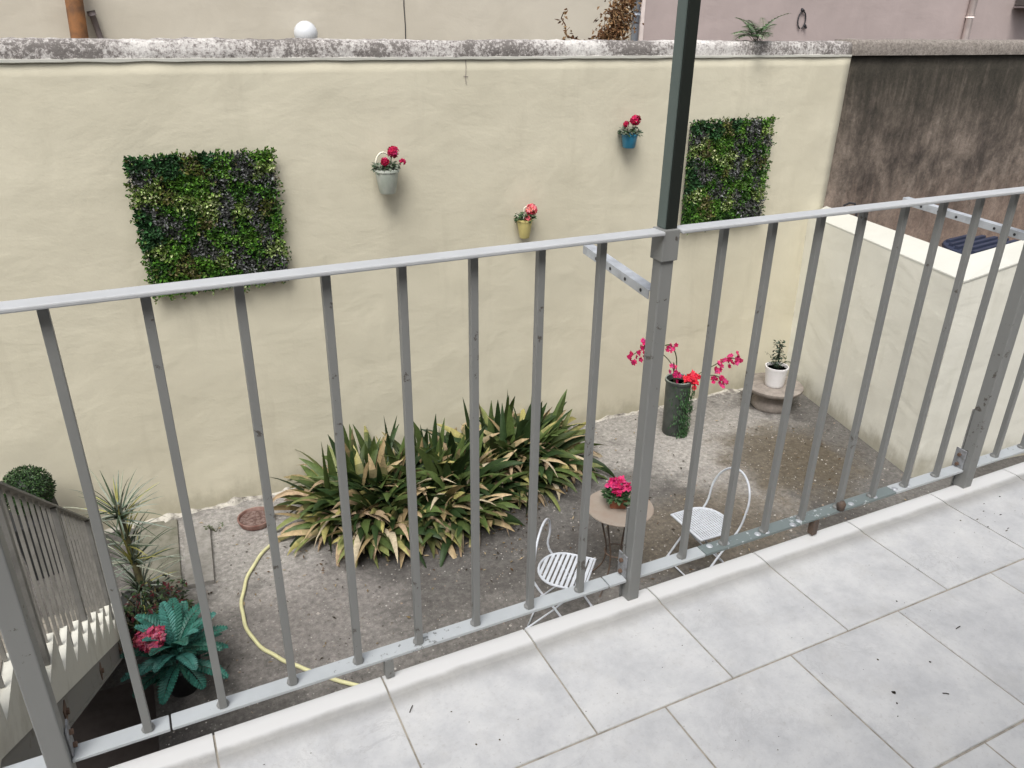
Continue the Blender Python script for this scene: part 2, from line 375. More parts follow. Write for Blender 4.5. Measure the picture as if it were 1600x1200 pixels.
# ================================================================== SETTING
# ---- ground of the yard, open over a pit added to darken the space under the stairs
PX0,PX1,PY0,PY1 = -1.36,-.38,.6,3.12
mb=MB()
def rect(x0,x1,y0,y1,z=G): mb.add([(x0,y0,z),(x1,y0,z),(x1,y1,z),(x0,y1,z)],[(0,1,2,3)])
rect(-60,PX0,-60,60); rect(PX1,60,-60,60); rect(PX0,PX1,-60,PY0); rect(PX0,PX1,PY1,60)
g=mb.build('ground',M['ground']); tag(g,kind='structure')
mb=MB(); d=G-1.3
mb.add([(PX0,PY0,G),(PX0,PY1,G),(PX0,PY1,d),(PX0,PY0,d)],[(0,1,2,3)])
mb.add([(PX1,PY0,G),(PX1,PY1,G),(PX1,PY1,d),(PX1,PY0,d)],[(3,2,1,0)])
mb.add([(PX0,PY1,G),(PX1,PY1,G),(PX1,PY1,d),(PX0,PY1,d)],[(0,1,2,3)])
mb.add([(PX0,PY0,G),(PX1,PY0,G),(PX1,PY0,d),(PX0,PY0,d)],[(3,2,1,0)])
mb.add([(PX0,PY0,d),(PX1,PY0,d),(PX1,PY1,d),(PX0,PY1,d)],[(0,1,2,3)])
tag(mb.build('added_dark_pit',M['box_dark']),kind='structure')

# ---- balcony floor: slab, grout bed, porcelain tiles with raised bullnose edge
mb=MB(); mb.box(-6,9,-1.95,-.004,-.22,-.0025); tag(mb.build('balcony_slab',M['grout'],bevel=.002),kind='structure')
TX=.3735; J0=.345
mb=MB(); gap=.0048
def tilebox(x0,x1,y0,y1):
    c=(rnd.random(),rnd.random(),rnd.random()); e=.0015
    zt=rnd.uniform(-.0006,.0006)
    lo=[(x0,y0,-.010),(x1,y0,-.010),(x1,y1,-.010),(x0,y1,-.010)]
    mi=[(x0,y0,zt-e),(x1,y0,zt-e),(x1,y1,zt-e),(x0,y1,zt-e)]
    hi=[(x0+e,y0+e,zt),(x1-e,y0+e,zt),(x1-e,y1-e,zt),(x0+e,y1-e,zt)]
    mb.add(lo+mi+hi,[(0,1,5,4),(1,2,6,5),(2,3,7,6),(3,0,4,7),(4,5,9,8),(5,6,10,9),(6,7,11,10),(7,4,8,11),(8,9,10,11)],c)
for r_ in range(1,5):
    y1=-.356-(r_-1)*TX; y0=y1-TX
    for i in range(-14,22):
        x=J0+i*TX+(.178 if r_%2 else 0.0)
        tilebox(x+gap/2,x+TX-gap/2,y0+gap/2,y1-gap/2)
# edge row: one piece with the bullnose
prof=[(-.356+gap/2,-.010),(-.356+gap/2,-.0012),(-.356+gap/2+.0015,0),(-.076,0),(-.072,-.0010),(-.068,.0002),(-.062,.0018),(-.054,.0030),(-.045,.0036),(-.034,.0034),(-.022,.0030),(-.008,.0020),(.000,-.001),(.003,-.007),(.003,-.016),(.003,-.036),(-.003,-.036)]
for i in range(-14,22):
    x0=J0+i*TX+gap/2; x1=x0+TX-gap; c=(rnd.random(),rnd.random(),rnd.random())
    n=len(prof); vs=[(x0,y,z) for y,z in prof]+[(x1,y,z) for y,z in prof]
    mb.add(vs,[(k,k+1,n+k+1,n+k) for k in range(n-1)]+[tuple(reversed(range(n))),tuple(range(n,2*n))],c)
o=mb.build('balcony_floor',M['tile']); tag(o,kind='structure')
o.data.polygons.foreach_set('use_smooth',[True]*len(o.data.polygons))
try:
    o.data.set_sharp_from_angle(angle=R(35))
except Exception: pass
# bits of dirt on the tiles
mb=MB()
spots=[(.0,-.0)]
def at_floor(x,y,r,el=1.0):
    a=rnd.random()*6.28; col=rnd.choice([(.03,.025,.02),(.06,.045,.03),(.10,.08,.05)])
    k=7; vs=[]
    for j in range(k):
        q=a+6.283*j/k; rr=r*rnd.uniform(.6,1.1)
        vs.append((x+math.cos(q)*rr*el,y+math.sin(q)*rr/el,.0014))
    vs.append((x,y,.0014+r*.6)); mb.add(vs,[(j,(j+1)%k,k) for j in range(k)],col)
for x,y,r in [(.195,-.235,.006),(.47,-.27,.0028),(.52,-.28,.0028),(1.40,-.55,.006),(1.38,-.575,.003),(1.45,-.46,.003),(1.56,-.52,.003),(1.67,-.33,.003)]:
    at_floor(x,y,r)
for i in range(150):
    x=rnd.uniform(-.1,3.2); y=-abs(rnd.gauss(0,.35))-.12
    at_floor(x,y,rnd.uniform(.0006,.0018),rnd.uniform(1,1.8))
for i in range(22): at_floor(rnd.gauss(2.36,.10),-.22+rnd.gauss(0,.05),rnd.uniform(.0012,.0035),rnd.uniform(1,2))
for (x,y,a,L) in [(1.72,-.47,.1,.018),(1.04,-.62,.4,.012),(.37,-.13,.9,.02),(1.50,-.60,-.6,.014)]:
    mb.tube([(x,y,.002),(x+math.cos(a)*L/2,y+math.sin(a)*L/2,.0035),(x+math.cos(a)*L,y+math.sin(a)*L,.002)],.0011,5,(.05,.04,.03))
tag(mb.build('floor_debris',M['debris']),kind='stuff')

# ---- the house the balcony belongs to (behind the camera)
hr=empty('house',(0,-1.95,G),0,'tall beige rendered house that carries the balcony','house')
mb=MB(); mb.box(-7,9,-2.3,-1.95,G,2.9); mb.build('wall',M['house'],hr,(0,-1.95,G))
mb=MB(); mb.box(.2,1.3,-1.95,-1.93,.02,2.2); mb.build('door',M['box_dark'],hr,(0,-1.95,G))

# ---- garden wall
def relief_wall(x0,x1,z0,z1,y,amp,nx,nz,seed,thick=.28):
    mb=MB(); vs=[]
    for j in range(nz+1):
        for i in range(nx+1):
            x=x0+(x1-x0)*i/nx; z=z0+(z1-z0)*j/nz
            q=mn.noise(Vector((x*.9+seed,z*.9,0)))*1.0+mn.noise(Vector((x*2.3,z*3.1+seed,4)))*.5
            vs.append((x,y+q*amp,z))
    fs=[]
    w_=nx+1
    for j in range(nz):
        for i in range(nx): a=j*w_+i; fs.append((a,a+1,a+w_+1,a+w_))
    mb.add(vs,fs)
    nb=len(mb.v)
    y2=y+thick
    mb.add([(x0,y2,z0),(x1,y2,z0),(x1,y2,z1),(x0,y2,z1)],[(1,0,3,2)])
    # close top and sides
    top=[nz*w_+i for i in range(w_)]
    mb.f.append(tuple(top+[nb+2,nb+3])); mb.c.append(None)
    mb.f.append(tuple([j*w_ for j in range(nz+1)][::1]+[nb+3,nb])); mb.c.append(None)
    mb.f.append(tuple([j*w_+nx for j in range(nz+1)][::-1]+[nb+1,nb+2])); mb.c.append(None)
    return mb
gw=empty('garden_wall',(3.5,WY,G),0,'long cream plastered boundary wall hung with green panels and flower pots','wall')
o=relief_wall(-6,7.0,G-.1,1.09,WY,.008,130,40,3).build('wall_face',M['cream'],gw,(3.5,WY,G),smooth=True)
def coping(x0,x1,ybase,mat,parent,off,name,seed,z0,z1,n):
    mb=MB(); prof=[(0,0),(0.0,.35),(.004,.8),(.03,1.0),(.14,1.06),(.29,.98),(.31,.4),(.31,0)]
    vs=[]; m=len(prof)
    for i in range(n+1):
        x=x0+(x1-x0)*i/n
        for k,(py,pz) in enumerate(prof):
            nn=mn.noise(Vector((x*11+seed,k*1.7,0)))*.010+mn.noise(Vector((x*2.1,k*.6+seed,1)))*.009+mn.noise(Vector((x*31,k*2.7,seed)))*.005
            h=(z1-z0)
            zz=z0+pz*h+(nn if k>0 and k<m-1 else 0)
            vs.append((x,ybase+py+nn*.8,zz))
    mb.add(vs,[(i*m+k,i*m+m+k,i*m+m+k+1,i*m+k+1) for i in range(n) for k in range(m-1)]+[tuple(range(m)),tuple(n*m+k for k in reversed(range(m)))])
    return mb.build(name,mat,parent,off,smooth=True)
coping(-6,6.985,WY-.012,M['lichen'],gw,(3.5,WY,G),'coping',2,1.105,1.225,700)
mb=MB()
n=260; vs=[]
for i in range(n+1):
    x=-6+12.99*i/n; q=mn.noise(Vector((x*5,0,9)))*.006
    vs+=[(x,WY-.008,1.084+q),(x,WY-.017,1.090+q),(x,WY-.018,1.108),(x,WY-.006,1.111)]
mb.add(vs,[(i*4+k,i*4+4+k,i*4+5+k,i*4+1+k) for i in range(n) for k in range(3)])
mb.build('mortar_lip',M['cap'],gw,(3.5,WY,G))
mb=MB(); mb.tube([(2.68,WY-.004,1.085),(2.683,WY-.004,1.02),(2.678,WY-.004,.95),(2.684,WY-.004,.90)],.0022,4); mb.tube([(2.66,WY-.004,.962),(2.70,WY-.004,.958)],.002,4); mb.build('hairline_crack',M['grey_pipe'],gw,(3.5,WY,G))
# crumbled white skirting where wall meets the ground
mb=MB(); n=420; vs=[]
for i in range(n+1):
    x=-3+9.75*i/n; h=max(.004,.018+.05*mn.noise(Vector((x*3.3,2,0)))+.035*mn.noise(Vector((x*11,5,0)))); dd=max(.008,.035+.09*mn.noise(Vector((x*2.4,8,0)))+.05*mn.noise(Vector((x*9,3,1))))
    vs+=[(x,WY-dd-.015,G-.005),(x,WY-dd,G+h*.7),(x,WY-.012,G+h),(x,WY+.01,G+h)]
mb.add(vs,[(i*4+k,i*4+4+k,i*4+5+k,i*4+1+k) for i in range(n) for k in range(3)])
mb.build('skirting',M['slab_grey'] if False else simple('crumbled white mortar',(.50,.475,.42),.95,.5,9,col2=(.17,.155,.14),lo=.45,hi=.6,bs=.8,bd=.01),gw,(3.5,WY,G))

# neighbour's unpainted continuation
bw=empty('neighbour_wall',(10,WY,G),0,'unpainted brown wall with black grime under its coping, right of the cream wall','wall')
relief_wall(7.0,22,G-.1,1.10,WY+.012,.006,90,20,9).build('wall_face',M['brown'],bw,(10,WY,G),smooth=True)
coping(6.99,22,WY-.04,M['coping2'],bw,(10,WY,G),'coping',7,1.10,1.245,500)

# partition wall towards the neighbour: base line leans in plan, turns away at its near corner
pw=empty('partition_wall',(6.5,3.8,G),0,'low pale plastered partition wall with bright flat top, turning a corner beside the balcony','wall')
inner=[(6.86,5.02),(6.33,2.74),(7.30,2.62),(12.0,2.05)]
itop=[-.53,-.58,-.375,-.375]
outer=[(7.02,5.02),(6.70,3.02),(7.34,2.93),(12.0,2.36)]
otop=[-.45,-.475,-.365,-.365]
inn_t=[(6.80,5.02)]+inner[1:]
mb=MB(); cp_=MB()
for k in range(3):
    i0,i1,o0,o1=inner[k],inner[k+1],outer[k],outer[k+1]
    mb.add([(*i1,G-.1),(*o1,G-.1),(*o0,G-.1),(*i0,G-.1),(*inn_t[k+1],itop[k+1]-.02),(*o1,otop[k+1]-.02),(*o0,otop[k]-.02),(*inn_t[k],itop[k]-.02)],
           [(4,5,6,7),(0,4,7,3),(2,6,5,1)]+([(3,7,6,2)] if k==0 else [])+([(1,5,4,0)] if k==2 else []))
m_=4; P_=inn_t; e_=[(-.005,-.0),(-.004,-.006),(0,-.006),(0,-.006)]
top_=[(P_[k][0]+e_[k][0],P_[k][1]+e_[k][1]-(.03 if k==0 else 0),itop[k]) for k in range(4)]+[(outer[k][0]+.006,outer[k][1]+(.006 if k else -.03),otop[k]) for k in range(4)]
bot_=[(x,y,z-.02) for x,y,z in top_]
cp_.add(top_+bot_,[(0,1,5,4),(1,2,6,5),(2,3,7,6),(0,8,9,1),(1,9,10,2),(2,10,11,3),(4,5,13,12),(5,6,14,13),(6,7,15,14),(0,4,12,8),(3,11,15,7)])
mb.build('wall_body',M['cream_pale'],pw,(6.5,3.8,G))
cp_.build('cap',M['cap'],pw,(6.5,3.8,G),bevel=.006)

# neighbour yard
mb=MB(); mb.add([(7.0,3.3,G+.01),(22,5.2,G+.01),(22,5.01,G+.012),(7.0,5.01,G+.012)],[(0,1,2,3)])
mb=MB(); mb.add([(7.06,4.0,G+.25),(13,4.2,G+.25),(13,5.0,G+.25),(7.06,5.0,G+.25)],[(0,1,2,3)])
tag(mb.build('neighbour_yard',M['neigh_ground']),kind='structure')
# dark blue ribbed lid on a bin behind the partition wall
tb=empty('storage_bin',(9.15,4.30,G+.25),R(8),'dark blue plastic bin with a ribbed lid behind the partition wall','bin')
mb=MB(); mb.lathe([(.42,0),(.50,1.16),(.52,1.28),(.35,1.28)],n=32); b_=mb.build('bin_body',M['navy'],tb,smooth=False)
mb=MB(); mb.lathe([(.54,1.26),(.56,1.28),(.55,1.31),(.48,1.315)],n=36)
for i in range(9):
    y=-.44+i*.11; hw=math.sqrt(max(.01,.50**2-y*y)); mb.box(-hw,hw,y-.025,y+.025,1.312,1.35)
mb.build('lid',M['navy'],tb)
# curl of black cable hanging on partition wall top
mb=MB(); mb.tube([(7.25,4.95,-.46),(7.28,4.9,-.42),(7.34,4.88,-.43),(7.37,4.86,-.50),(7.36,4.84,-.62)],.012,6)
tag(mb.build('cable_curl',M['cable'],off=(7.3,4.9,-.6)),'short curl of black cable at the foot of the brown wall','cable')

# ---- buildings beyond the wall
fb=empty('cream_building',(2,7.5,G),0,'cream rendered building behind the garden wall, with a globe lamp','building')
mb=MB(); mb.box(-12,6.0,7.5,11,G,2.7); mb.build('facade',M['far_cream'],fb,(2,7.5,G))
mb=MB(); mb.tube([(3.03,7.497,1.0),(3.035,7.497,1.3),(3.028,7.497,1.5),(3.04,7.497,1.9),(3.03,7.497,2.6)],.006,4); mb.build('crack',M['cable'],fb,(2,7.5,G))
mb=MB(); mb.box(.62,1.15,7.47,7.5,1.02,1.135); mb.build('ledge',M['grey_pipe'],fb,(2,7.5,G))
pb=empty('pink_building',(10,7.3,G),0,'dusty pink rendered building behind the wall, right of the drainpipe','building')
mb=MB(); mb.box(6.06,24,7.42,11,G,2.7); mb.build('facade',M['far_pink'],pb,(10,7.3,G))
mb=MB(); mb.box(6.0,6.06,7.40,7.60,G,2.7); mb.build('corner_strip',M['pink_pipe'],pb,(10,7.3,G),bevel=.01)
mb=MB(); mb.tube([(5.93,7.40,G),(5.93,7.40,2.7)],.045,12)
for z in (.2,1.45): mb.tube([(5.93,7.40,z),(5.93,7.40,z+.04)],.055,12)
tag(mb.build('drainpipe',M['blue_pipe'],smooth=True,off=(5.93,7.40,G)),'blue grey drainpipe where the cream and pink buildings meet','pipe')
mb=MB(); mb.tube([(11.92,7.36,G),(11.92,7.36,2.7)],.05,12); mb.tube([(11.92,7.36,1.5),(11.92,7.36,1.54)],.06,12)
tag(mb.build('drainpipe',M['pink_pipe'],smooth=True,off=(11.92,7.36,G)),'pale pink painted pipe running down the pink building','pipe')
mb=MB(); mb.tube([(-.14,7.36,G),(-.135,7.36,.8),(-.10,7.36,1.6),(-.10,7.36,2.7)],.075,14)
tag(mb.build('soil_pipe',M['rust'],smooth=True,off=(-.14,7.36,G)),'thick rusty orange pipe on the cream building','pipe')
mb=MB(); mb.tube([(.055,7.44,G),(.055,7.44,1.15),(.02,7.44,1.36)],.028,10); mb.tube([(.02,7.44,1.36),(.012,7.44,1.40)],.038,10)
tag(mb.build('vent_pipe',M['grey_pipe'],smooth=True,off=(.055,7.44,G)),'short thin grey pipe stub beside the rusty orange pipe','pipe')
lp=empty('globe_lamp',(1.93,7.36,1.10),0,'round white globe lamp on the cream building','lamp')
mb=MB(); mb.lathe([(.055,-.16),(.06,-.02),(.075,0)],n=20); mb.build('lamp_base',M['cable'],lp,smooth=True)
mb=MB(); mb.lathe([(.118*math.sin(math.pi*k/18)+1e-4,.125-.118*math.cos(math.pi*k/18)) for k in range(19)],n=28); mb.build('globe',M['globe'],lp,smooth=True)
mb=MB(); pts=[]
for k in range(15):
    q=-1.3+k*.42; pts.append((8.60+.085*math.cos(q)*.8,7.40,1.43+.085*math.sin(q)*1.25))
mb.tube(pts,.009,6); mb.tube([(8.59,7.42,1.56),(8.585,7.38,1.54)],.02,8); mb.tube([(8.66,7.39,1.37),(8.69,7.39,1.33)],.016,6)
tag(mb.build('cable_loop',M['cable'],off=(8.6,7.4,1.4)),'small loop of dark cable hanging on the pink facade','cable')
hb=empty('wall_hood',(13.25,7.3,1.7),0,'dark boxy hood fixed high on the pink building at the right edge','vent hood')
mb=MB(); mb.box(-.30,.8,-.25,.10,-.02,.45); mb.build('hood',M['box_dark'],hb,bevel=.01)
mb=MB(); mb.box(-.33,.83,-.28,.10,-.05,-.024); mb.build('hood_rim',M['grey_pipe'],hb,bevel=.004)

# dry vine climbing beyond the wall
def dry_vine():
    mb=MB(); r=random.Random(5)
    def limb(a,b,r0,n=8,j=.03):
        a=Vector(a);b=Vector(b); pts=[]
        for i in range(n+1):
            t=i/n; q=a.lerp(b,t); 
            if 0<i<n: q+=Vector((r.gauss(0,j),r.gauss(0,j),r.gauss(0,j)))
            pts.append(q)
        mb.tube(pts,lambda t:r0*(1-.6*t),5,(.10,.055,.03)); return pts
    L1=limb((4.60,6.5,1.0),(4.42,6.5,1.46),.013)
    L1b=limb((4.70,6.5,1.0),(4.50,6.5,1.32),.008)
    L2=limb((4.72,6.5,.9),(5.30,6.5,1.72),.022)
    L3=limb((4.80,6.5,1.0),(5.16,6.5,1.50),.014); L4=limb((4.95,6.5,1.0),(5.22,6.5,1.62),.012); L5=limb((5.1,6.5,.95),(5.30,6.5,1.8),.01)
    cols=[(.17,.09,.045),(.11,.055,.03),(.24,.14,.07),(.30,.2,.11)]
    for pts,nn,sp in ((L1,34,.018),(L1b,14,.018),(L2,620,.065),(L3,420,.06),(L4,260,.055),(L5,70,.06)):
        for _ in range(nn):
            i=r.randrange(2,len(pts)); q=pts[i].lerp(pts[i-1],r.random())+Vector((r.gauss(0,sp),r.gauss(0,sp),r.gauss(0,sp)))
            d_=Vector((r.gauss(0,1),r.gauss(0,1),r.gauss(-.4,1))); mb.leaf(q,d_,Vector((r.gauss(0,1),r.gauss(0,1),r.gauss(0,1))),r.uniform(.03,.08),r.uniform(.014,.034),r.choice(cols),.3)
    for _ in range(40):
        q=Vector((r.uniform(4.95,5.32),6.5+r.gauss(0,.05),r.uniform(1.1,1.7))); p2=q+Vector((r.gauss(0,.05),r.gauss(0,.05),r.gauss(.02,.09)))
        mb.tube([q,p2],.003,4,r.choice(cols))
    return mb
tag(dry_vine().build('dry_vine',M['debris'],off=(4.8,6.5,G)),'withered brown climbing vine standing behind the wall beside the drainpipe','vine')
# fern on the wall top
def fern(n,r):
    mb=MB()
    for k in range(n):
        az=r.uniform(0,6.283); L=r.uniform(.32,.48); el=r.uniform(.45,1.35); p=Vector((r.gauss(0,.03),r.gauss(0,.02),0)); e=el
        h=Vector((math.cos(az),math.sin(az),0)); sd_=Vector((-math.sin(az),math.cos(az),0)); st=[]
        for i in range(13):
            st.append(p.copy()); d_=h*math.cos(e)+Vector((0,0,math.sin(e))); 
            if i>2:
                for s in (-1,1):
                    c=r.choice([(.13,.24,.10),(.20,.33,.16),(.26,.40,.22),(.08,.16,.07)])
                    mb.leaf(p,(sd_*s+d_*.45),Vector((0,0,1)),.12*(1-i/15)*L/.3,.034,c,.05)
            p=p+d_*L/13; e-=.09
        mb.tube(st,.003,4,(.07,.10,.04))
    return mb
fo=fern(15,random.Random(4)).build('fern',M['leaf']); fo.location=(5.82,5.12,1.22)
tag(fo,'small green fern rooted on top of the speckled coping','fern')

# ---- slabs set in the ground
mb=MB(); mb.hexa([(-.41,3.98,G-.02),(-.12,3.95,G-.02),(-.075,4.90,G-.02),(-.415,4.97,G-.02)],[(-.41,3.98,G+.022),(-.12,3.95,G+.022),(-.075,4.90,G+.022),(-.415,4.97,G+.022)])
tag(mb.build('paving_slab',M['slab_green'],off=(-.25,4.4,G),bevel=.006),'mossy greenish paving slab beside the spiky plant','paving slab',None)
mb=MB(); mb.hexa([(-.10,3.93,G-.02),(.11,3.91,G-.02),(.165,4.67,G-.02),(-.03,4.72,G-.02)],[(-.10,3.93,G+.04),(.11,3.91,G+.04),(.165,4.67,G+.04),(-.03,4.72,G+.04)])
tag(mb.build('paving_slab',M['slab_grey'],off=(0,4.3,G),bevel=.006),'narrow raised grey concrete slab, right of the mossy one','paving slab',None)
# pebbles and grit
mb=MB(); r=random.Random(3)
for i in range(5200):
    x=r.uniform(-.5,6.6); y=r.uniform(2.0,4.97)
    if x>6.8-(5-y)*.23: continue
    if PX0-.02<x<PX1+.02 and y<PY1+.02: continue
    s=abs(r.gauss(0,.0042))+.0025; c=r.choice([(.45,.43,.40),(.38,.35,.32),(.16,.14,.12),(.10,.09,.08),(.28,.22,.17)]); a=r.random()*3
    h=s*r.uniform(.4,.9); q=[(x+math.cos(a+k*1.2566)*s*r.uniform(.7,1.2),y+math.sin(a+k*1.2566)*s*r.uniform(.7,1.2),G-.001) for k in range(5)]
    mb.add(q+[(x+s*.1,y,G+h)],[(k,(k+1)%5,5) for k in range(5)],c)
tag(mb.build('grit',M['pebble']),kind='stuff')
# fallen leaf bits
mb=MB()
for i in range(420):
    x=r.uniform(.0,6.4) if i%3==0 else r.gauss(2.1,.9); y=r.uniform(2.4,4.9) if i%3==0 else r.gauss(3.75,.35)
    if y>4.95: continue
    if x>6.6-(5-y)*.23 or x<0: continue
    mb.leaf(Vector((x,y,G+.012)),Vector((r.gauss(0,1),r.gauss(0,1),.1)),Vector((r.gauss(0,.3),r.gauss(0,.3),1)),r.uniform(.02,.05),r.uniform(.008,.018),r.choice([(.10,.06,.03),(.20,.15,.08),(.05,.04,.03),(.34,.27,.17)]),.2)
tag(mb.build('leaf_litter',M['debris']),kind='stuff')

# ================================================================== BALCONY RAILING
rl=empty('balcony_railing',(1.0,0,0),0,'grey painted metal railing along the edge of the tiled balcony','railing')
RO=(1.0,0,0)
for a,b in ((-1.6,1.0085),(1.0525,3.9)):
    mb=MB(); mb.box(a,b,-.042,.0,.9895,.998); mb.build('handrail',M['handrail'],rl,RO,bevel=.0025)
def flat(x0,x1,mat,name='bottom_rail'):
    mb=MB(); mb.box(x0,x1,-.019,.021,.060,.068); return mb.build(name,mat,rl,RO,bevel=.0015)
for a,b in ((-1.6,-.3255),(-.2845,-.105),(-.101,.955),(.959,1.010)): flat(a,b,M['rail_light'])
flat(1.052,1.27,M['rail_light'],'bottom_rail')
flat(1.272,2.02,M['rail_bare'],'bottom_rail')
for a,b in ((2.022,2.335),(2.388,3.9)): flat(a,b,M['rail_light'])
# balusters
bm_=MB(); hw=.0080; bm_.box(-hw,hw,-hw-.004,hw-.004,.068,.9893)
bm_.lathe([(.0135,.0685),(.0125,.073),(.009,.077)],n=10)
bal=bm_.build('baluster',M['rail'],rl,bevel=.0012,loc=(0,0,0))
xs=[-.145,.001,.148,.295,.440,.586,.731,.876,1.201,1.345,1.490,1.635,1.781,1.926,2.071,2.217,2.517,2.664,2.810,2.956,3.10,3.25,-.44,-.585,-.73]
for i,x in enumerate(xs):
    o=bal if i==0 else bal.copy()
    if i: S.collection.objects.link(o); o.parent=rl
    o.location=(x-RO[0],rnd.uniform(-.0015,.0015),0); o.rotation_euler=(0,rnd.uniform(-.002,.002),0)
# weld blobs + chips at bottom of balusters
def post(xc,w_,y0,y1,z0,z1,mat,name='post',b=.003):
    mb=MB(); mb.box(xc-w_/2,xc+w_/2,y0,y1,z0,z1); return mb.build(name,mat,rl,RO,bevel=b)
post(1.031,.034,-.028,.004,-.004,.985,M['rail'])
post(2.360,.040,-.032,.008,-.004,.985,M['rail'])
post(-.305,.040,-.032,.008,-.004,.985,M['rail'])
# sleeve that receives the green post
mb=MB(); mb.box(1.009,1.052,-.0345,.008,.930,.9985); mb.build('sleeve',M['rail'],rl,RO,bevel=.002)
# angle cleats with bolts at the posts
def cleat(x,sx):
    mb=MB(); mb.box(x,x+.004*sx if sx>0 else x+.004,-.012,.024,.055,.135) if False else mb.box(min(x,x+.004*sx),max(x,x+.004*sx),-.012,.026,.056,.135)
    c=mb.build('cleat',M['galv2'],rl,RO,bevel=.001)
    for z in (.080,.115):
        mb=MB(); mb.tube([(x+.004*sx,.008,z),(x+.011*sx,.008,z)],.006,6); mb.build('bolt',M['rusty_bolt'],c,(0,0,0),loc=(0,0,0)) if False else mb.build('bolt',M['rusty_bolt'],c,RO)
    return c
cleat(1.0135,-1); cleat(1.0485,1); cleat(2.339,-1); cleat(-.284,1)
# plates along the posts' street side
for xc,yb_ in ((1.031,.0045),(2.360,.0085),(-.305,.0085)):
    mb=MB(); mb.box(xc-.022,xc+.018,yb_,yb_+.004,-.02,.28); mb.build('back_plate',M['rail'],rl,RO,bevel=.001)
# short feet under the bottom rail
for x,m_ in ((.362,M['rail']),(1.685,M['iron'])):
    mb=MB(); mb.box(x-.010,x+.010,-.020,.0,.008,.0595); mb.build('foot',m_,rl,RO,bevel=.001)
for x in (.62,):
    mb=MB(); mb.tube([(x+.0,.01,.052),(x+.10,.0,.052),(x+.22,-.004,.05)],.003,6); mb.build('rod',M['rail'],rl,RO)
# weld on the bare stretch
r=random.Random(8)
for x in (1.30,1.345,1.46,1.49,1.60,1.635,1.78,1.83,1.926,2.05,2.09):
    mb=MB(); mb.lathe([(.001,.0035),(.005,.0025),(.009,.001),(.011,-.002)],c=(x+r.gauss(0,.010),-.008+r.gauss(0,.006),.0682),n=9); mb.build('weld_bead',M['galv'],rl,RO,smooth=True)
mb=MB(); mb.lathe([(.012,0),(.014,.02),(.008,.03)],c=(1.782,-.014,.068),n=10); mb.build('collar',M['iron'],rl,RO,smooth=True)
# slotted brackets reaching out over the garden
def bracket(x,L,rise):
    mb=MB(); y0=.013; z=.842
    t=.003; h=.022
    mb.hexa([(x-.016,y0,z-h/2),(x-.013,y0,z-h/2),(x-.013,y0+L,z-h/2+rise),(x-.016,y0+L,z-h/2+rise)],[(x-.016,y0,z+h/2),(x-.013,y0,z+h/2),(x-.013,y0+L,z+h/2+rise),(x-.016,y0+L,z+h/2+rise)])
    mb.hexa([(x-.0128,y0,z+h/2-t),(x+.012,y0,z+h/2-t),(x+.012,y0+L,z+h/2-t+rise),(x-.0128,y0+L,z+h/2-t+rise)],[(x-.0128,y0,z+h/2),(x+.012,y0,z+h/2),(x+.012,y0+L,z+h/2+rise),(x-.0128,y0+L,z+h/2+rise)])
    b=mb.build('bracket',M['galv'],rl,RO,bevel=.0008)
    n=int(L/.065)
    for k in range(n):
        mb=MB(); yy=y0+.03+k*.065; zz=z+rise*(yy-y0)/L-.001; mb.tube([(x-.0163,yy,zz),(x-.0167,yy,zz)],.0045,8); mb.build('bolt_hole',M['cable'],b,RO)
    return b
bracket(1.034,.290,.032); bracket(2.360,.43,.022)

# green painted post rising from the sleeve
gp=empty('awning_post',(1.035,-.01,.985),0,'dark green painted steel post rising from the railing out of the frame','post')
def lean(z): return 1.050-.055*(z-1.0)
mb=MB(); z1=3.3
x0=x1=1.0335
mb.hexa([(x0-.0125,-.026,.99),(x0+.0155,-.026,.99),(x0+.0155,.002,.99),(x0-.0125,.002,.99)],[(x1-.0125,-.026,z1),(x1+.0175,-.026,z1),(x1+.0175,.002,z1),(x1-.0125,.002,z1)])
mb.build('shaft',M['green_post'],gp,(1.035,-.01,.985),bevel=.0015)
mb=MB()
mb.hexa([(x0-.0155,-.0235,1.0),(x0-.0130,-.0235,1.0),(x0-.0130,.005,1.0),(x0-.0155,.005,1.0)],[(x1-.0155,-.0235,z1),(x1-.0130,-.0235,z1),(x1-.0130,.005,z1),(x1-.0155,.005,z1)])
mb.build('lit_side_strip',M['green_post_lit'],gp,(1.035,-.01,.985))

# ================================================================== STAIRCASE
SX0,SX1=-1.42,-.50; run,rise=.270,.1905
st=empty('staircase',(-.95,3.6,G),0,'white painted outdoor staircase descending from the balcony to the garden','staircase')
SO=(-.95,3.6,G)
nose=[(1.30+run*k,-.62-rise*k) for k in range(-5,11)]   # (y,z) of each nosing
nose=[q for q in nose if G+.03<q[1]<-.04]
# body: sawtooth profile
prof=[]; y0s=.03
prof.append((y0s,nose[0][1]))
for i,(y,z) in enumerate(nose):
    prof.append((y,z)); 
    zn=nose[i+1][1] if i+1<len(nose) else G
    prof.append((y,zn))
low=[(y,z-rise-.105) for y,z in ((nose[-1][0],nose[-1][1]),(nose[0][0],nose[0][1]))]
yl=nose[-1][0]
poly=prof+[(yl-.02,G)]+[(y0s, nose[0][1]+ (nose[0][0]-y0s)*.7 - rise-.105 -.25)]
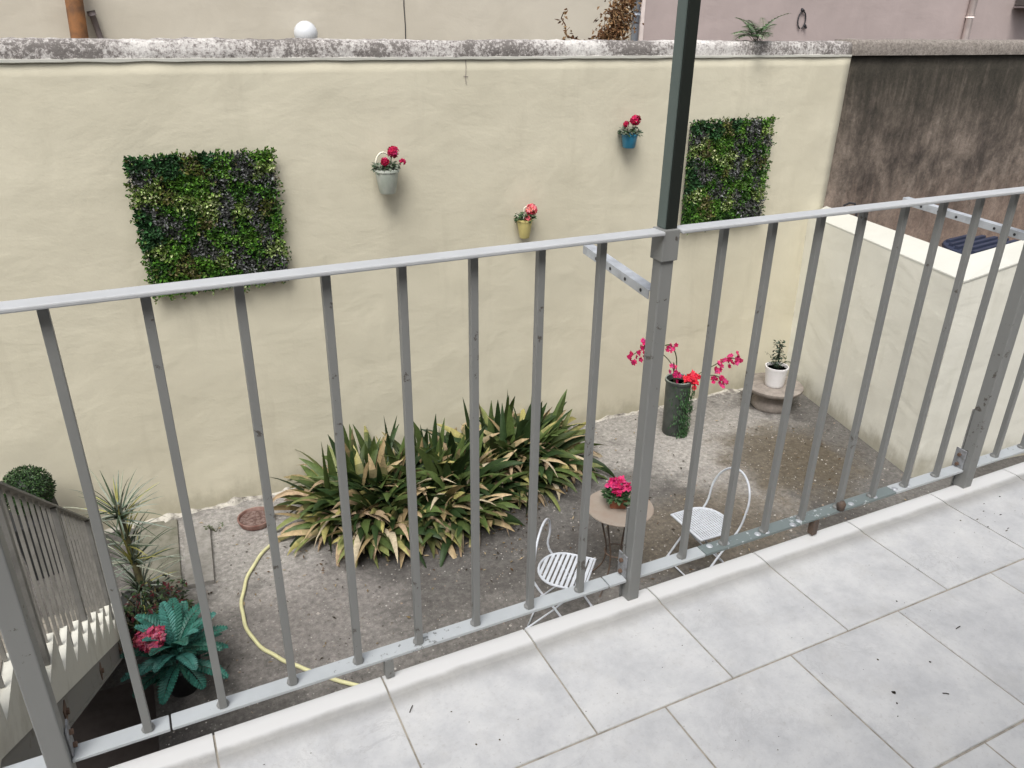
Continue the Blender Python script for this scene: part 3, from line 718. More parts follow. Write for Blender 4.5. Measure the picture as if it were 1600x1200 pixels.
# underside line parallel to the slope
def under(y): return -.62+.7056*(1.30-y)-rise-.085
poly=[q for q in prof]
ye=1.30+( -.62-rise-.085-G)/.7056
poly+= [(min(ye,yl-.01),G)] if ye<yl else []
poly+= [(.357,-.2315),(y0s,-.2315)]
n=len(poly)
mb=MB(); mb.add([(SX1,y,z) for y,z in poly]+[(SX0,y,z) for y,z in poly],[tuple(reversed(range(n))),tuple(range(n,2*n))]+[(k,(k+1)%n,n+(k+1)%n,n+k) for k in range(n)])
mb.build('flight',M['white_stair'],st,SO)
for i,(y,z) in enumerate(nose):
    ya=nose[i-1][0]+.004 if i else y0s
    mb=MB(); mb.box(SX0+.02,SX1-.028,ya,y-.004,z+.001,z+.007); mb.build('tread',M['tread'],st,SO)
# steel channel under the flight, near side
mb=MB()
def chan(xa,xb,dz0,dz1,ya,yb):
    mb.hexa([(xa,ya,under(ya)+dz0),(xb,ya,under(ya)+dz0),(xb,yb,under(yb)+dz0),(xa,yb,under(yb)+dz0)],[(xa,ya,under(ya)+dz1),(xb,ya,under(ya)+dz1),(xb,yb,under(yb)+dz1),(xa,yb,under(yb)+dz1)])
yb=3.30
chan(-.520,-.508,-.135,-.001,.357,yb); chan(-.508,-.496,-.137,-.129,.357,yb)
mb.box(-.520,-.508,.03,.355,-.366,-.2325); mb.build('stringer',M['steel_beam'],st,SO)
for y in (1.15,2.1,2.95):
    mb=MB(); mb.box(-.5078,-.504,y-.03,y+.03,under(y)-.1,under(y)-.04); mb.tube([(-.504,y,under(y)-.07),(-.494,y,under(y)-.07)],.012,6); mb.build('bolt_plate',M['rusty_bolt'],st,SO)
# stair railings
def srail(name,x,label,ya=.35,yb=3.55,hh=.62):
    e=empty(name,(x,1.9,-.5),0,label,'railing'); O=(x,1.9,-.5)
    def nz(y): return -.62+.7056*(1.30-y)
    mb=MB(); mb.hexa([(x-.02,ya,nz(ya)+hh-.010),(x+.02,ya,nz(ya)+hh-.010),(x+.02,yb,nz(yb)+hh-.010),(x-.02,yb,nz(yb)+hh-.010)],[(x-.02,ya,nz(ya)+hh),(x+.02,ya,nz(ya)+hh),(x+.02,yb,nz(yb)+hh),(x-.02,yb,nz(yb)+hh)])
    mb.build('handrail',M['stair_rail'],e,O)
    y=ya+.06; k=0
    while y<yb:
        i=max(0,min(len(nose)-1,int(math.ceil((y-nose[0][0])/run)))); zt=nose[i][1]
        pst = k%9==7
        hw=.016 if pst else .006; hy=.018 if pst else .0035
        mb=MB(); mb.box(x-hw,x+hw,y-hy,y+hy,zt+.004,nz(y)+hh-.006)
        mb.build('post' if pst else 'baluster',M['stair_post'] if pst else M['stair_rail'],e,O)
        y+=.105; k+=1
    return e
srail('stair_railing',-.52,'grey metal stair railing with thin bars descending beside the white steps')


# ================================================================== HEDGE PANELS
seeds=[]
def sd(t,l): 
    for u,v in l: seeds.append((u,v,t))
sd('purple',[(.1,.13),(.15,.42),(.25,.52),(.38,.65),(.45,.72),(.58,.22),(.6,.35),(.6,.5),(.72,.13),(.78,.08),(.95,.22),(.85,.35),(.83,.5),(.87,.6),(.65,.72),(.7,.84),(.85,.86),(.96,.88)])
sd('cream',[(.12,.2),(.3,.3),(.45,.4),(.55,.34),(.12,.66),(.55,.79),(.93,.76),(.74,.44),(.93,.12)])
sd('bright',[(.45,.2),(.62,.11),(.9,.02),(.2,.67),(.78,.62),(.4,.82),(.2,.93),(.55,.65),(.99,.6),(.33,.22),(.7,.66)])
sd('teal',[(.08,.01),(.25,.05),(.5,.01),(.03,.5),(.08,.58)])
sd('olive',[(.45,.06),(.25,.78),(.3,.88),(.9,.42),(.2,.27),(.45,.5)])
sd('dark',[(.2,.37),(.38,.47),(.72,.52),(.5,.57),(.75,.75),(.6,.92),(.45,.95),(.3,.6),(.68,.25),(.95,.5),(.05,.8),(.9,.3)])
cols={'purple':[(.068,.068,.068),(.042,.046,.040),(.11,.112,.112),(.025,.03,.02),(.16,.165,.165),(.045,.09,.02)],
 'cream':[(.20,.28,.08),(.40,.46,.24),(.08,.13,.02),(.13,.19,.04),(.05,.085,.015)],
 'bright':[(.05,.135,.012),(.08,.19,.02),(.03,.085,.008),(.12,.22,.04)],
 'teal':[(.02,.065,.022),(.012,.035,.012),(.04,.11,.035)],
 'olive':[(.10,.10,.025),(.14,.12,.06),(.05,.07,.012),(.08,.13,.02)],
 'dark':[(.02,.07,.008),(.04,.12,.01),(.07,.17,.02),(.012,.035,.006)]}
def hedge(seed):
    r=random.Random(seed); mb=MB()
    for i in range(11500):
        u=r.uniform(-.01,1.01); v=r.uniform(-.01,1.01)
        uu=u+.045*mn.noise(Vector((u*9,v*9,seed)))+r.gauss(0,.012); vv=v+.045*mn.noise(Vector((u*9+5,v*9,seed)))+r.gauss(0,.012)
        t=min(seeds,key=lambda s_:(s_[0]-uu)**2+(s_[1]-vv)**2)[2]
        cl=r.choice(cols[t]); depth=.02+.035*(0.5+mn.noise(Vector((u*16,v*16,seed+3))))+r.uniform(0,.022)
        k=r.uniform(.6,2.1); cl=tuple(min(.8,c*k) for c in cl)
        p=Vector((u-.5,-depth,.5-v)); edge=min(u,1-u,v,1-v)
        d_=Vector((r.gauss(0,.8),-r.uniform(.1,1.0),r.gauss(.15,.8)))
        if edge<.02: d_+=Vector(((u-.5),0,(.5-v)))*1.2
        L=r.uniform(.016,.034) if t!='teal' else r.uniform(.022,.045)
        mb.leaf(p,d_,Vector((r.gauss(0,.5),-1,r.gauss(.5,.5))),L,L*r.uniform(.45,.75),cl,.2)
    for i in range(170):
        u=r.random(); v=r.random()
        if i%2: (u,v)=r.choice([(r.uniform(-.015,.0),v),(r.uniform(1.0,1.015),v),(u,r.uniform(-.015,.0)),(u,r.uniform(1.0,1.02))])
        p=Vector((u-.5,-.05,.5-v)); d_=Vector(((u-.5)*1.4+r.gauss(0,.4),-.7,(.5-v)*1.4+r.gauss(-.1,.4))).normalized(); L=r.uniform(.03,.06)
        q=p+d_*L; mb.tube([p,q],.0015,4,(.05,.09,.02))
        for k in range(4): mb.leaf(p+d_*L*(.4+.2*k),Vector((r.gauss(0,1),r.gauss(0,1),r.gauss(0,1))),Vector((0,-1,.3)),.024,.013,r.choice(cols[r.choice(['bright','cream','dark','olive'])]),.2)
    return mb
for (xc,zc,lab,seed) in ((.565,-.047,'square artificial leaf panel on the cream wall, the nearer one at left',1),(5.505,.012,'square artificial leaf panel on the cream wall, partly behind the green post',2)):
    e=empty('hedge_panel',(xc,WY-.018,zc),0,lab,'hedge panel','artificial leaf panels on the garden wall')
    e.rotation_euler=(0,R(-.6),0)
    mb=MB()
    for i in range(11):
        q=-.49+i*.098; mb.box(q-.003,q+.003,-.010,-.002,-.49,.49); 
        mb.box(-.49,.49,-.018,-.0105,q-.003,q+.003)
    mb.build('backing_grid',M['planter'],e)
    mb=MB(); mb.box(-.485,.485,-.024,-.019,-.485,.485); mb.build('backing_mat',simple('dark green mat',(.012,.03,.01),.9),e)
    hedge(seed).build('foliage',M['plastic_leaf'],e)

# ================================================================== FLOWERS
def blossom(mb,c,rad,cols_,r,petals=5,nrm=None):
    nrm=(nrm or Vector((r.gauss(0,.5),-1,r.gauss(.6,.4)))).normalized()
    a=nrm.orthogonal().normalized(); b=nrm.cross(a)
    col=r.choice(cols_)
    for k in range(petals):
        q=6.283*k/petals+r.uniform(-.2,.2); d_=a*math.cos(q)+b*math.sin(q)+nrm*.35
        mb.leaf(c,d_,nrm,rad*r.uniform(.85,1.15),rad*.85,tuple(x*r.uniform(.8,1.2) for x in col),-.12)
def bloomhead(mb,c,R_,n,cols_,r,rad=.025):
    for i in range(n):
        d_=Vector((r.gauss(0,1),r.gauss(0,1),r.gauss(.2,1))).normalized(); blossom(mb,Vector(c)+d_*R_*r.uniform(.6,1),rad,cols_,r,5,d_)
RED=[(.50,.012,.075),(.36,.006,.045),(.62,.03,.13)]; PINK=[(.80,.16,.20),(.72,.09,.13),(.85,.28,.28)]; MAG=[(.55,.022,.13),(.66,.06,.20),(.40,.012,.08)]
ROSE=[(.60,.11,.19),(.42,.045,.10),(.72,.22,.30)]; CORAL=[(.70,.03,.06),(.78,.07,.10)]
GL=[(.03,.075,.025),(.05,.11,.04),(.02,.045,.02),(.09,.14,.07)]
GGL=[(.13,.16,.12),(.19,.22,.17),(.07,.10,.06),(.04,.08,.035)]
def wall_pot(loc,label,rt,rb,h,mat,fcols,spots,leafc,lspread,handle=None,seed=1,tilt=0):
    e=empty('wall_pot',loc,tilt,label,'flower pot','flower pots hung on the cream wall')
    r=random.Random(seed)
    mb=MB(); mb.lathe([(rb*.9,0),(rb,.008),(rt*.97,h*.88),(rt*1.05,h*.90),(rt*1.05,h),(rt*.9,h),(rt*.88,h*.85)],n=26)
    p_=mb.build('pot',mat,e,smooth=True)
    p_.data.set_sharp_from_angle(angle=R(40))
    mb=MB(); mb.lathe([(.001,0),(rt*.87,0)],c=(0,0,h*.9),n=20); mb.build('soil',M['soil'],e)
    mb=MB()
    for i in range(130):
        a=r.random()*6.283; rr=lspread*math.sqrt(r.random()); q=Vector((math.cos(a)*rr,math.sin(a)*rr*.8,h+r.uniform(-.01,lspread*.9*(1-rr/lspread*.7))))
        mb.leaf(q,Vector((math.cos(a)+r.gauss(0,.5),math.sin(a)+r.gauss(0,.5),r.gauss(.1,.5))),Vector((0,-.4,1)),r.uniform(.025,.045),r.uniform(.02,.035),r.choice(leafc),.1)
    for (fx,fy,fz,R_) in spots:
        mb.tube([(fx*.3,fy*.3,h),(fx,fy,fz)],.003,4,(.05,.09,.03))
    mb.build('foliage',M['leaf'],e)
    mb=MB()
    for (fx,fy,fz,R_) in spots: bloomhead(mb,(fx,fy,fz),R_,int(28*R_/.04)+8,fcols,r,R_*.62)
    mb.build('flowers',M['petal'],e)
    if handle: 
        mb=MB(); handle(mb); mb.build('handle',M['cream_glaze'],e,smooth=True)
    return e
def h_loop(mb): mb.tube([(.07*math.cos(t_)*1.0-.005,.06,.20+.115*math.sin(t_)) for t_ in [k*math.pi/12 for k in range(13)]],.008,8)
def h_swan(mb):
    mb.tube([(.0,.02,.16),(.004,.02,.22),(.002,.02,.262),(.014,.01,.278),(.028,.0,.268),(.026,-.003,.252)],.008,8)
    mb.tube([(-.025,.0,.165),(-.06,.0,.185),(-.085,.0,.215),(-.092,.0,.238)],lambda t:.012*(1-.5*t),8)
wall_pot((1.935,4.885,.088),'grey green bucket of red flowers, hung nearest the left leaf panel',.098,.066,.195,M['bucket'],RED,[(.055,-.02,.325,.042),(-.028,-.06,.262,.03),(.125,-.03,.245,.026)],GGL,.095,h_loop,3)
wall_pot((3.21,4.915,-.415),'small yellow pot with pink flowers and a cream handle, hung lowest',.072,.046,.172,M['yellow_pot'],PINK,[(.055,-.02,.255,.046),(.005,-.05,.182,.028)],GL,.082,h_swan,4)
wall_pot((4.275,4.915,.325),'small blue pot of crimson flowers, hung highest beside the green post',.076,.058,.125,M['blue_pot'],RED,[(.035,-.02,.245,.044),(-.06,-.02,.215,.026)],GGL,.105,None,5)

# ================================================================== TOPIARY
tp=empty('topiary',(-1.03,4.66,G),R(12),'clipped round green topiary ball in a dark planter behind the stairs','topiary')
mb=MB(); mb.hexa([(-.13,-.13,0),(.13,-.13,0),(.13,.13,0),(-.13,.13,0)],[(-.17,-.17,.50),(.17,-.17,.50),(.17,.17,.50),(-.17,.17,.50)]); mb.build('planter',M['planter'],tp,bevel=.008)
mb=MB(); mb.tube([(0,0,.49),(0,0,.62)],.018,8); mb.build('trunk',M['bark'],tp)
mb=MB(); mb.lathe([(.15*math.sin(math.pi*k/14)+1e-4,.71-.15*math.cos(math.pi*k/14)) for k in range(15)],n=24,col=(.01,.022,.008))
r=random.Random(11)
for i in range(4200):
    d_=Vector((r.gauss(0,1),r.gauss(0,1),r.gauss(0,1))).normalized(); k=r.uniform(.5,1.4)
    p=Vector((0,0,.71))+d_*(.155+r.uniform(0,.022)); cl=r.choice([(.02,.055,.014),(.035,.085,.022),(.06,.12,.035),(.012,.03,.01)])
    mb.leaf(p,d_+Vector((r.gauss(0,.9),r.gauss(0,.9),r.gauss(0,.9))),d_,.02,.011,tuple(c*k for c in cl),.1)
mb.build('crown',M['plastic_leaf'],tp)

# ================================================================== ASPIDISTRA CLUMPS
def aspid(name,loc,label,rx,ry,n,seed,tall=.55,up=18):
    e=empty(name,loc,0,label,'plant','leafy clumps at the foot of the wall'); r=random.Random(seed); mb=MB(); dry=MB()
    for i in range(n):
        a=r.random()*6.283; q=math.sqrt(r.random()); bx=math.cos(a)*q*rx; by=math.sin(a)*q*ry
        out=math.atan2(by/ry+r.gauss(0,.7),bx/rx+r.gauss(0,.7))
        if r.random()<.3: out=r.gauss(-1.5,.9)
        edge=q
        el=R(max(20,min(88,86-50*edge+r.gauss(0,12)))); L=tall*r.uniform(.78,1.28); W=r.uniform(.066,.102)
        droop=r.uniform(.3,1.5)+edge*.7
        if i<up: el=R(r.uniform(72,89)); L=tall*r.uniform(1.05,1.3); droop=r.uniform(.05,.5); by=abs(by); edge*=.3
        k=r.uniform(.6,1.25); typ=r.random()
        g0=Vector((.030,.058,.018))*k if typ<.5 else Vector((.085,.125,.036))*k
        if edge>.62 and r.random()<.45: g0=Vector((.19,.215,.075))*k
        tipc=r.choice([Vector((.42,.38,.14)),Vector((.50,.38,.22)),Vector((.31,.23,.12)),g0,g0]) if (r.random()<.85*edge+.12) else g0
        start=r.uniform(.35,.85)
        def cf(t,g0=g0,tipc=tipc,start=start):
            if t<.15: return tuple(g0*.8)
            m_=max(0,min(1,(t-start)/.25)); return tuple(g0.lerp(tipc,m_))
        if by<0 and edge>.5: L*=.86
        dead = edge>.35 and r.random()<.24
        tgt=mb
        if dead:
            c1=r.choice([Vector((.50,.37,.24)),Vector((.36,.27,.17)),Vector((.55,.47,.33))]); cf=lambda t,c1=c1:tuple(c1*(1-.2*t)); droop+=1.0; W*=.7; tgt=dry
        tgt.blade((bx,by,0),out,el,L,W,droop,cf,8,.10,r.gauss(0,1.1),shape=lambda t:(.16 if t<.12 else (max(.04,(math.sin(math.pi*((t-.10)/.9)**.8))**.75)) ))
    mb.build('leaves',M['leaf'],e,smooth=True); dry.build('dry_leaves',M['debris'],e,smooth=True)
    return e
aspid('aspidistra',(1.50,4.26,G),'large strap-leaved plant clump with yellowed tips, nearest the yellow hose',.42,.38,540,21,.60)
aspid('aspidistra',(2.08,4.18,G),'strap-leaved plant clump with tan dead leaves, in the middle of the row',.38,.42,400,22,.60)
aspid('aspidistra',(2.90,4.42,G),'strap-leaved plant clump farthest right in the row, against the wall',.46,.30,430,23,.62)

# ================================================================== TERRACOTTA DISH
sa=empty('terracotta_dish',(.53,4.60,G),0,'shallow weathered terracotta dish of dry soil on the ground by the wall','dish')
mb=MB(); mb.lathe([(.10,0),(.135,.01),(.150,.055),(.150,.062),(.138,.062),(.130,.03)],n=30); mb.build('dish',M['saucer'],sa,smooth=True).data.set_sharp_from_angle(angle=R(40))
mb=MB(); r=random.Random(9); 
ring=[(.001,.040)]+[(.135*k/5,.040+r.uniform(-.004,.004)) for k in range(1,6)]
mb.lathe(ring,n=24); mb.build('soil',M['soil'],sa)

# ================================================================== HOSE
hp=[(.98,4.38),(.85,4.371),(.684,4.287),(.512,4.138),(.366,3.913),(.276,3.667),(.242,3.417),(.274,3.154),(.361,2.967),(.46,2.824),(.578,2.688),(.728,2.526),(.98,2.30),(1.3,2.1),(1.6,1.95)]
def catmull(P,n=8):
    P=[Vector((*p,0)) if len(p)==2 else Vector(p) for p in P]; out=[]
    for i in range(len(P)-1):
        p0=P[max(i-1,0)];p1=P[i];p2=P[i+1];p3=P[min(i+2,len(P)-1)]
        for k in range(n):
            t=k/n; out.append(.5*((2*p1)+(-p0+p2)*t+(2*p0-5*p1+4*p2-p3)*t*t+(-p0+3*p1-3*p2+p3)*t**3))
    out.append(P[-1]); return out
pts=catmull(hp); mb=MB(); mb.tube([(p.x+.004*math.sin(i*.7),p.y,G+.016) for i,p in enumerate(pts)],.0135,10)
ho=mb.build('garden_hose',M['hose'],smooth=True,off=(.5,3.4,G)); tag(ho,'pale yellow garden hose curving over the ground beside the leafy clump','hose')

# ================================================================== BISTRO SET
def chair(loc,rz,label,style,lean_=.07):
    e=empty('garden_chair',loc,rz,label,'chair','metal garden chairs'); z=.45; hw=.185; sb=-.17; sf=.19
    # outline: straight front, rounded back
    ol=[(sf,-hw),(sf,hw)]+[(sb+.17-.17*math.sin(q)*1.0 if False else (0.0-.17*math.sin(q)),hw*math.cos(q)) for q in [k*math.pi/14 for k in range(15)]]
    mb=MB(); mb.tube([(x,y,z) for x,y in ol],.009,8,closed=True)
    def half(x):
        if x>=0: return hw
        return hw*math.sqrt(max(0,1-(x/.17)**2))
    if style=='slats':
        k=sf-.022
        while k>sb+.01:
            h_=half(k)
            mb.box(k-.0105,k+.0105,-h_,h_,z-.003,z+.004); k-=.034
    else:
        k=sf-.012
        while k>sb+.01:
            h_=half(k); mb.box(k-.0065,k+.0065,-h_,h_,z-.002,z+.003); k-=.0205
        y=-hw+.02
        while y<hw-.01:
            b_=-.17*math.sqrt(max(0,1-(y/hw)**2)); mb.box(b_,sf,y-.003,y+.003,z-.006,z-.0025); y+=.036
    mb.build('seat',M['chair'],e)
    # hoop: leans back, continues down to the front feet
    mb=MB(); pts=[]
    ff=.20; bs=-.155
    w=.195
    pts.append((ff,-w,0)); pts.append((ff*.5+bs*.5,-w,z*.52)); pts.append((bs,-w,z))
    for k in range(0,13):
        q=math.pi*k/12; pts.append((bs-lean_*.6-lean_*math.sin(q),-w*math.cos(q)*1.03,z+.15+(.24 if style=='grid' else .20)*math.sin(q)))
    pts+=[(bs,w,z),(ff*.5+bs*.5,w,z*.52),(ff,w,0)]
    mb.tube(catmull(pts,4),.0085,8); mb.build('back_hoop',M['chair'],e,smooth=True)
    for s in (-1,1):
        mb=MB(); mb.tube([(.15,s*.175,z-.01),(-.02,s*.175,.22),(-.21,s*.175,0)],.0065,8); mb.build('leg',M['chair'],e,smooth=True)
    mb=MB(); mb.tube([(ff-.015,-w,.03),(ff-.015,w,.03)],.006,6); mb.build('stretcher',M['chair'],e,smooth=True)
    mb=MB(); mb.tube([(-.195,-.175,.03),(-.195,.175,.03)],.006,6); mb.build('stretcher',M['chair'],e,smooth=True)
    return e
chair((3.60,2.495,G),R(180),'pale metal garden chair with fine grid seat, right of the round table','grid')
chair((2.31,2.45,G),R(-44),'pale metal garden chair with wide slatted seat, left of the round table','slats',.0)
tbx,tby=2.885,2.64
tt=empty('bistro_table',(tbx,tby,G),0,'round taupe garden table on thin curved iron legs','table')
mb=MB(); mb.lathe([(.235,.684),(.247,.688),(.250,.694),(.247,.700),(.0005,.700)],n=48); mb.build('tabletop',M['tabletop'],tt,smooth=True).data.set_sharp_from_angle(angle=R(40))
mb=MB(); mb.tube([(.17*math.cos(k*.2618),.17*math.sin(k*.2618),.675) for k in range(24)],.006,6,closed=True); mb.build('frame_ring',M['iron'],tt); mb=MB()
mb.tube([(.085*math.cos(k*.2618),.085*math.sin(k*.2618),.30) for k in range(24)],.005,6,closed=True); mb.build('frame_ring',M['iron'],tt)
for k in range(4):
    a=.5+k*math.pi/2; P=[(.17,.675),(.165,.6),(.12,.45),(.085,.30),(.10,.16),(.17,.04),(.215,0)]
    mb=MB(); mb.tube(catmull([(math.cos(a)*r_,math.sin(a)*r_,z) for r_,z in P],4),.0065,7); mb.build('leg',M['iron'],tt,smooth=True)
# cyclamen on the table
cp=empty('flower_pot',(2.872,2.655,G+.701),R(-28),'square terracotta pot of magenta flowers standing on the round table','flower pot')
mb=MB(); mb.hexa([(-.055,-.045,0),(.055,-.045,0),(.055,.045,0),(-.055,.045,0)],[(-.070,-.058,.085),(.070,-.058,.085),(.070,.058,.085),(-.070,.058,.085)]); mb.build('pot',M['terracotta'],cp,bevel=.004)
mb=MB(); r=random.Random(31)
for i in range(170):
    a=r.random()*6.283; rr=.095*math.sqrt(r.random()); mb.leaf(Vector((math.cos(a)*rr,math.sin(a)*rr,.088+r.uniform(0,.05)*(1.2-rr/.1))),Vector((math.cos(a),math.sin(a),r.gauss(.0,.35))),Vector((0,0,1)),r.uniform(.03,.05),r.uniform(.028,.045),r.choice(GL),.06)
mb.build('foliage',M['leaf'],cp)
mb=MB()
for i in range(62):
    a=r.random()*6.283; rr=.085*math.sqrt(r.random()); q=Vector((math.cos(a)*rr,math.sin(a)*rr,.15+r.uniform(0,.075)*(1.3-rr/.1)))
    blossom(mb,q,.026,MAG,r,5,Vector((r.gauss(0,.5),r.gauss(-.3,.5),1)))
mb.build('flowers',M['petal'],cp)

# ================================================================== TALL POT WITH ORCHIDS
op=empty('orchid_pot',(4.79,4.45,G),0,'tall dark green cylindrical pot of pink orchids near the wall','flower pot')
mb=MB(); mb.lathe([(.108,0),(.116,.01),(.130,.585),(.140,.59),(.140,.615),(.126,.615),(.124,.56)],n=30); mb.build('pot',M['pot_green'],op,smooth=True).data.set_sharp_from_angle(angle=R(40))
mb=MB(); mb.lathe([(.001,.56),(.1235,.56)],n=24); mb.build('soil',M['pot_rim'],op)
mb=MB(); mb.tube([(  .133*math.cos(k*.19635),.133*math.sin(k*.19635),.617) for k in range(32)],.008,6,closed=True); mb.build('rim',M['pot_rim'],op,smooth=True)
stems=[]; mb=MB(); r=random.Random(41)
def stem(P,rad=.005): 
    q=catmull(P,6); mb.tube(q,rad,6,(.10,.11,.05)); return q
s1=stem([(-.06,0,.56),(-.14,-.05,.80),(-.34,-.10,1.0),(-.56,-.14,1.10),(-.74,-.16,1.06)])
s2=stem([(-.03,.02,.56),(-.06,0,.85),(-.16,-.02,1.02),(-.26,-.05,1.05)],.006)
s3=stem([(.05,0,.56),(.22,-.05,.66),(.38,-.08,.74),(.52,-.10,.80),(.66,-.12,.76)])
s4=stem([(.05,0,.56),(.20,-.08,.63),(.36,-.12,.64),(.48,-.14,.56)])
s5=stem([(-.03,.0,.56),(-.14,-.10,.72),(-.22,-.16,.90)],.006)
mb.build('stems',M['leaf'],op)
mb=MB()
def spray(q,a,b,n,sp,rad):
    for i in range(n):
        t=r.uniform(a,b); k=int(t*(len(q)-1)); p=q[k]+Vector((r.gauss(0,sp),r.gauss(0,sp)-.02,r.gauss(0,sp)-.015)); blossom(mb,p,rad,MAG,r,5)
for i_,a_ in enumerate(((s1,.55,1,34,.038,.030),(s2,.6,1,9,.035,.028),(s3,.5,1,38,.032,.030),(s4,.6,1,18,.03,.030),(s5,.5,1,10,.028,.030))):
    mb=MB(); spray(*a_)
    if i_==0:
        for p in ((-.50,-.14,1.20),(-.52,-.14,.98),(-.40,-.12,.97)): blossom(mb,Vector(p),.03,MAG,r)
    mb.build('orchid_spray',M['petal'],op)
mb=MB(); 
for i in range(42):
    blossom(mb,Vector((.10+r.gauss(0,.055),-.09+r.gauss(0,.03),.625+r.gauss(.01,.035))),.034,CORAL,r)
mb.build('coral_flowers',M['petal'],op)
mb=MB()
for i in range(900):
    z=.60-.60*r.random()**.8; a=-1.25+r.gauss(0,.50)*(1.1-.4*(0.6-z)); rr=.122+.02*(z/.6)+r.uniform(0,.035)
    mb.leaf(Vector((math.cos(a)*rr,math.sin(a)*rr,max(.03,z))),Vector((math.cos(a)*.4+r.gauss(0,.4),math.sin(a)*.4+r.gauss(0,.3),-1)),Vector((math.cos(a),math.sin(a),.3)),r.uniform(.02,.04),.012,r.choice([(.02,.07,.02),(.04,.11,.03),(.015,.04,.015),(.06,.14,.05)]),.1)
mb.build('trailing_foliage',M['plastic_leaf'],op)

# stone stand and white pot
ss=empty('stone_stand',(6.18,4.50,G),0,'round weathered stone stand under a white pot, in the corner','stand')
mb=MB(); mb.lathe([(.20,0),(.215,.02),(.21,.08),(.17,.13),(.15,.18),(.19,.205)],n=36); mb.build('base',M['stone'],ss,smooth=True).data.set_sharp_from_angle(angle=R(50))
mb=MB(); mb.lathe([(.22,.206),(.30,.222),(.318,.245),(.318,.268),(.30,.280),(.22,.276),(.20,.285),(.001,.285)],n=44); mb.build('disc',M['stone'],ss,smooth=True).data.set_sharp_from_angle(angle=R(50))
wp=empty('white_pot',(6.14,4.46,G+.286),0,'ribbed white pot with a sparse dark leafy plant on the stone stand','flower pot')
mb=MB(); pf=[(.092,0),(.098,.006)]
for k in range(7): pf+= [(.100+.003*k,.02+k*.028),(.104+.003*k,.03+k*.028)]
pf+=[(.126,.215),(.126,.232),(.114,.232),(.110,.20)]
mb.lathe(pf,n=30); mb.build('pot',M['white_pot'],wp,smooth=True).data.set_sharp_from_angle(angle=R(60))
mb=MB(); mb.lathe([(.001,.2),(.11,.2)],n=20); mb.build('soil',M['planter'],wp)
mb=MB(); r=random.Random(51)
mb.tube([(0,0,.2),(.005,0,.36),(-.02,0,.52)],.006,6,(.05,.05,.03))
for i in range(170):
    t=r.random(); p=Vector((-.02*t+r.gauss(0,.03),r.gauss(0,.03),.2+.33*t)); mb.leaf(p,Vector((r.gauss(0,1),r.gauss(0,1),r.gauss(.3,.7))),Vector((0,0,1)),r.uniform(.03,.05),r.uniform(.018,.028),r.choice([(.02,.045,.025),(.04,.07,.04),(.12,.16,.12),(.012,.025,.014)]),.12)
for k in range(8):
    a=r.random()*6.28; L=r.uniform(.12,.20); q=catmull([(0,0,.21),(math.cos(a)*L*.5,math.sin(a)*L*.5,.30),(math.cos(a)*L,math.sin(a)*L,.29+r.uniform(-.05,.05))],5); mb.tube(q,.002,4,(.12,.13,.07))
    for p in q[4:]:
        if r.random()<.7: mb.leaf(p+Vector((r.gauss(0,.01),r.gauss(0,.01),0)),Vector((r.gauss(0,1),r.gauss(0,1),r.gauss(0,1))),Vector((0,0,1)),.025,.014,r.choice([(.10,.12,.06),(.05,.08,.04)]),.1)
mb.build('foliage',M['leaf'],wp)
# weeds by the wall
for i,(x,y,lab) in enumerate([(5.22,4.72,'tiny sprig of weed growing between the orchid pot and the stone stand'),(.20,4.60,'tiny tuft of weed at the corner of the grey slab')]):
    mb=MB(); r=random.Random(60+i)
    for k in range(8):
        a=r.random()*6.28; L=r.uniform(.04,.13); mb.tube([(0,0,0),(math.cos(a)*L*.5,math.sin(a)*L*.5,L*.7),(math.cos(a)*L,math.sin(a)*L,L*.9)],.0018,4,(.09,.10,.05))
        for j in range(3): mb.leaf(Vector((math.cos(a)*L*.8,math.sin(a)*L*.8,L*.8)),Vector((r.gauss(0,1),r.gauss(0,1),.2)),Vector((0,0,1)),.022,.012,(.08,.12,.05),.1)
    o=mb.build('weed',M['leaf'],off=(0,0,0)); o.location=(x,y,G); tag(o,lab,'weed')

# ================================================================== YUCCA AND TEAL PLANT
yu=empty('yucca',(-.36,3.66,G),0,'tall spiky plant with grey green sword leaves beside the stairs','plant')
mb=MB(); mb.tube([(0,0,.1),(-.01,0,.45),(-.03,0,.80),(-.04,.0,1.0)],lambda t:.026*(1-.25*t),9); mb.build('stem',M['bark'],yu,smooth=True)
mb=MB(); mb.lathe([(.11,0),(.15,.22),(.16,.24),(.14,.24)],n=24); mb.build('pot',M['planter'],yu,smooth=True)
mb=MB(); r=random.Random(71)
for (cx,cz,n_,L0) in ((-.04,.93,64,.32),(-.03,.72,30,.26),(-.02,.55,48,.30),(-.01,.32,40,.32)):
    for i in range(n_):
        a=r.random()*6.283; c=r.choice([(.22,.27,.22),(.30,.34,.28),(.10,.14,.09),(.38,.40,.30),(.05,.08,.04)]); y_=r.random()<.12
        c=(.42,.40,.12) if y_ else c
        mb.blade((cx+math.cos(a)*.015,math.sin(a)*.015,cz+r.uniform(-.05,.05)),a,R(r.uniform(-10,75)),L0*r.uniform(.7,1.15),r.uniform(.011,.019),r.uniform(.1,1.0),c,6,.2,r.gauss(0,.3),shape=lambda t:(1-t)**.6*.95+.05)
mb.build('sword_leaves',M['leaf'],yu)
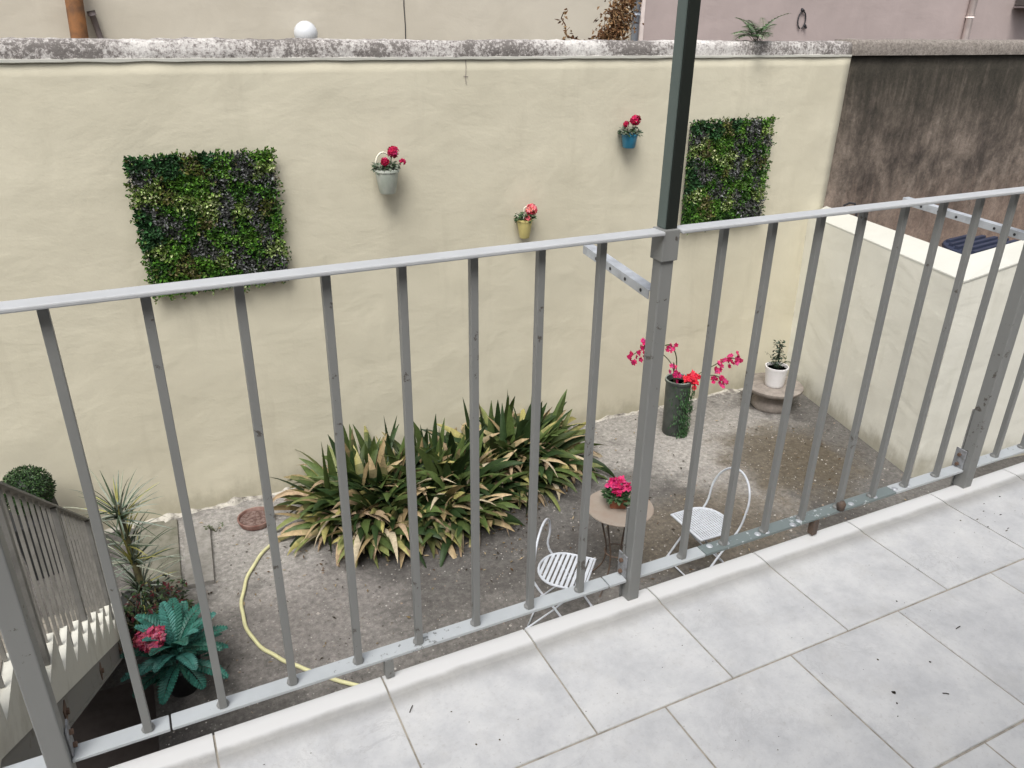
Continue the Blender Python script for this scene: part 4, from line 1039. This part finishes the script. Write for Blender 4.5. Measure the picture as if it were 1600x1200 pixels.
# dark shrub between
sh=empty('shrub',(-.30,3.38,G),0,'low dark leafy shrub between the spiky plant and the teal plant','shrub')
mb=MB(); r=random.Random(81)
for k in range(16):
    a=r.random()*6.28; L=r.uniform(.1,.22); mb.tube([(0,0,0),(math.cos(a)*L*.5,math.sin(a)*L*.5,.22),(math.cos(a)*L,math.sin(a)*L,.36)],.005,5,(.06,.035,.02))
mb.build('stem',M['bark'],sh)
mb=MB()
for i in range(760):
    a=r.random()*6.28; rr=.24*math.sqrt(r.random()); mb.leaf(Vector((math.cos(a)*rr,math.sin(a)*rr,.12+.32*r.random())),Vector((r.gauss(0,1),r.gauss(0,1),r.gauss(.1,.6))),Vector((0,0,1)),r.uniform(.03,.06),r.uniform(.015,.03),r.choice([(.02,.045,.015),(.035,.07,.02),(.05,.05,.025),(.09,.015,.02),(.012,.02,.01)]),.12)
mb.build('foliage',M['leaf'],sh)
tl=empty('teal_plant',(-.20,2.93,G),0,'teal artificial plant with broad pleated leaves and a pink flower head','plant')
mb=MB(); mb.lathe([(.09,0),(.125,.2),(.13,.22),(.11,.22)],n=24); mb.build('pot',M['planter'],tl,smooth=True)
mb=MB(); r=random.Random(91)
def ribbed(p,az,el,L,W,droop,base):
    # broad feather leaf: pairs of leaflets along a midrib
    p=Vector(p); e=el; h=Vector((math.cos(az),math.sin(az),0)); s0=Vector((-math.sin(az),math.cos(az),0)); n=15
    for i in range(n):
        t=i/n; d_=h*math.cos(e)+Vector((0,0,math.sin(e))); wd=W*math.sin(math.pi*min(1,.12+t*.84))**.8
        nn=s0.cross(d_)
        for s in (-1,1):
            k=r.uniform(.75,1.25); mb.leaf(p,(s0*s+d_*.75),nn*1.0+s0*s*.0,wd*.62,L/n*2.0,tuple(c*k for c in base),.14)
        p=p+d_*L/n; e-=droop/n*(.5+t)
for i in range(30):
    a=6.283*i/30*3.0+r.gauss(0,.15); tier=i//10
    base=r.choice([(.022,.115,.085),(.03,.15,.115),(.016,.085,.06),(.05,.19,.16)])
    ribbed((math.cos(a)*.02,math.sin(a)*.02,.22+.06*tier),a,R([18,38,62][tier]+r.gauss(0,6)),r.uniform(.26,.36),r.uniform(.085,.115),r.uniform(.7,1.3),base)
for i in range(60):
    a=r.random()*6.28; rr=.16*math.sqrt(r.random()); mb.leaf(Vector((math.cos(a)*rr,math.sin(a)*rr,.18+r.uniform(0,.2))),Vector((math.cos(a),math.sin(a),.2)),Vector((0,0,1)),.08,.03,(.02,.10,.07),.1)
mb.build('pleated_leaves',M['plastic_leaf'],tl)
mb=MB(); bloomhead(mb,(-.16,-.01,.46),.06,46,ROSE,r,.032); bloomhead(mb,(-.09,-.02,.48),.06,44,ROSE,r,.032); bloomhead(mb,(-.12,-.06,.45),.05,30,ROSE,r,.032); mb.build('flower_head',M['petal'],tl)
mb=MB(); blossom(mb,Vector((.03,.20,.42)),.028,[(.6,.5,.08)],r); blossom(mb,Vector((.01,.21,.41)),.02,[(.6,.5,.08)],r); mb.build('yellow_flower',M['petal'],tl)
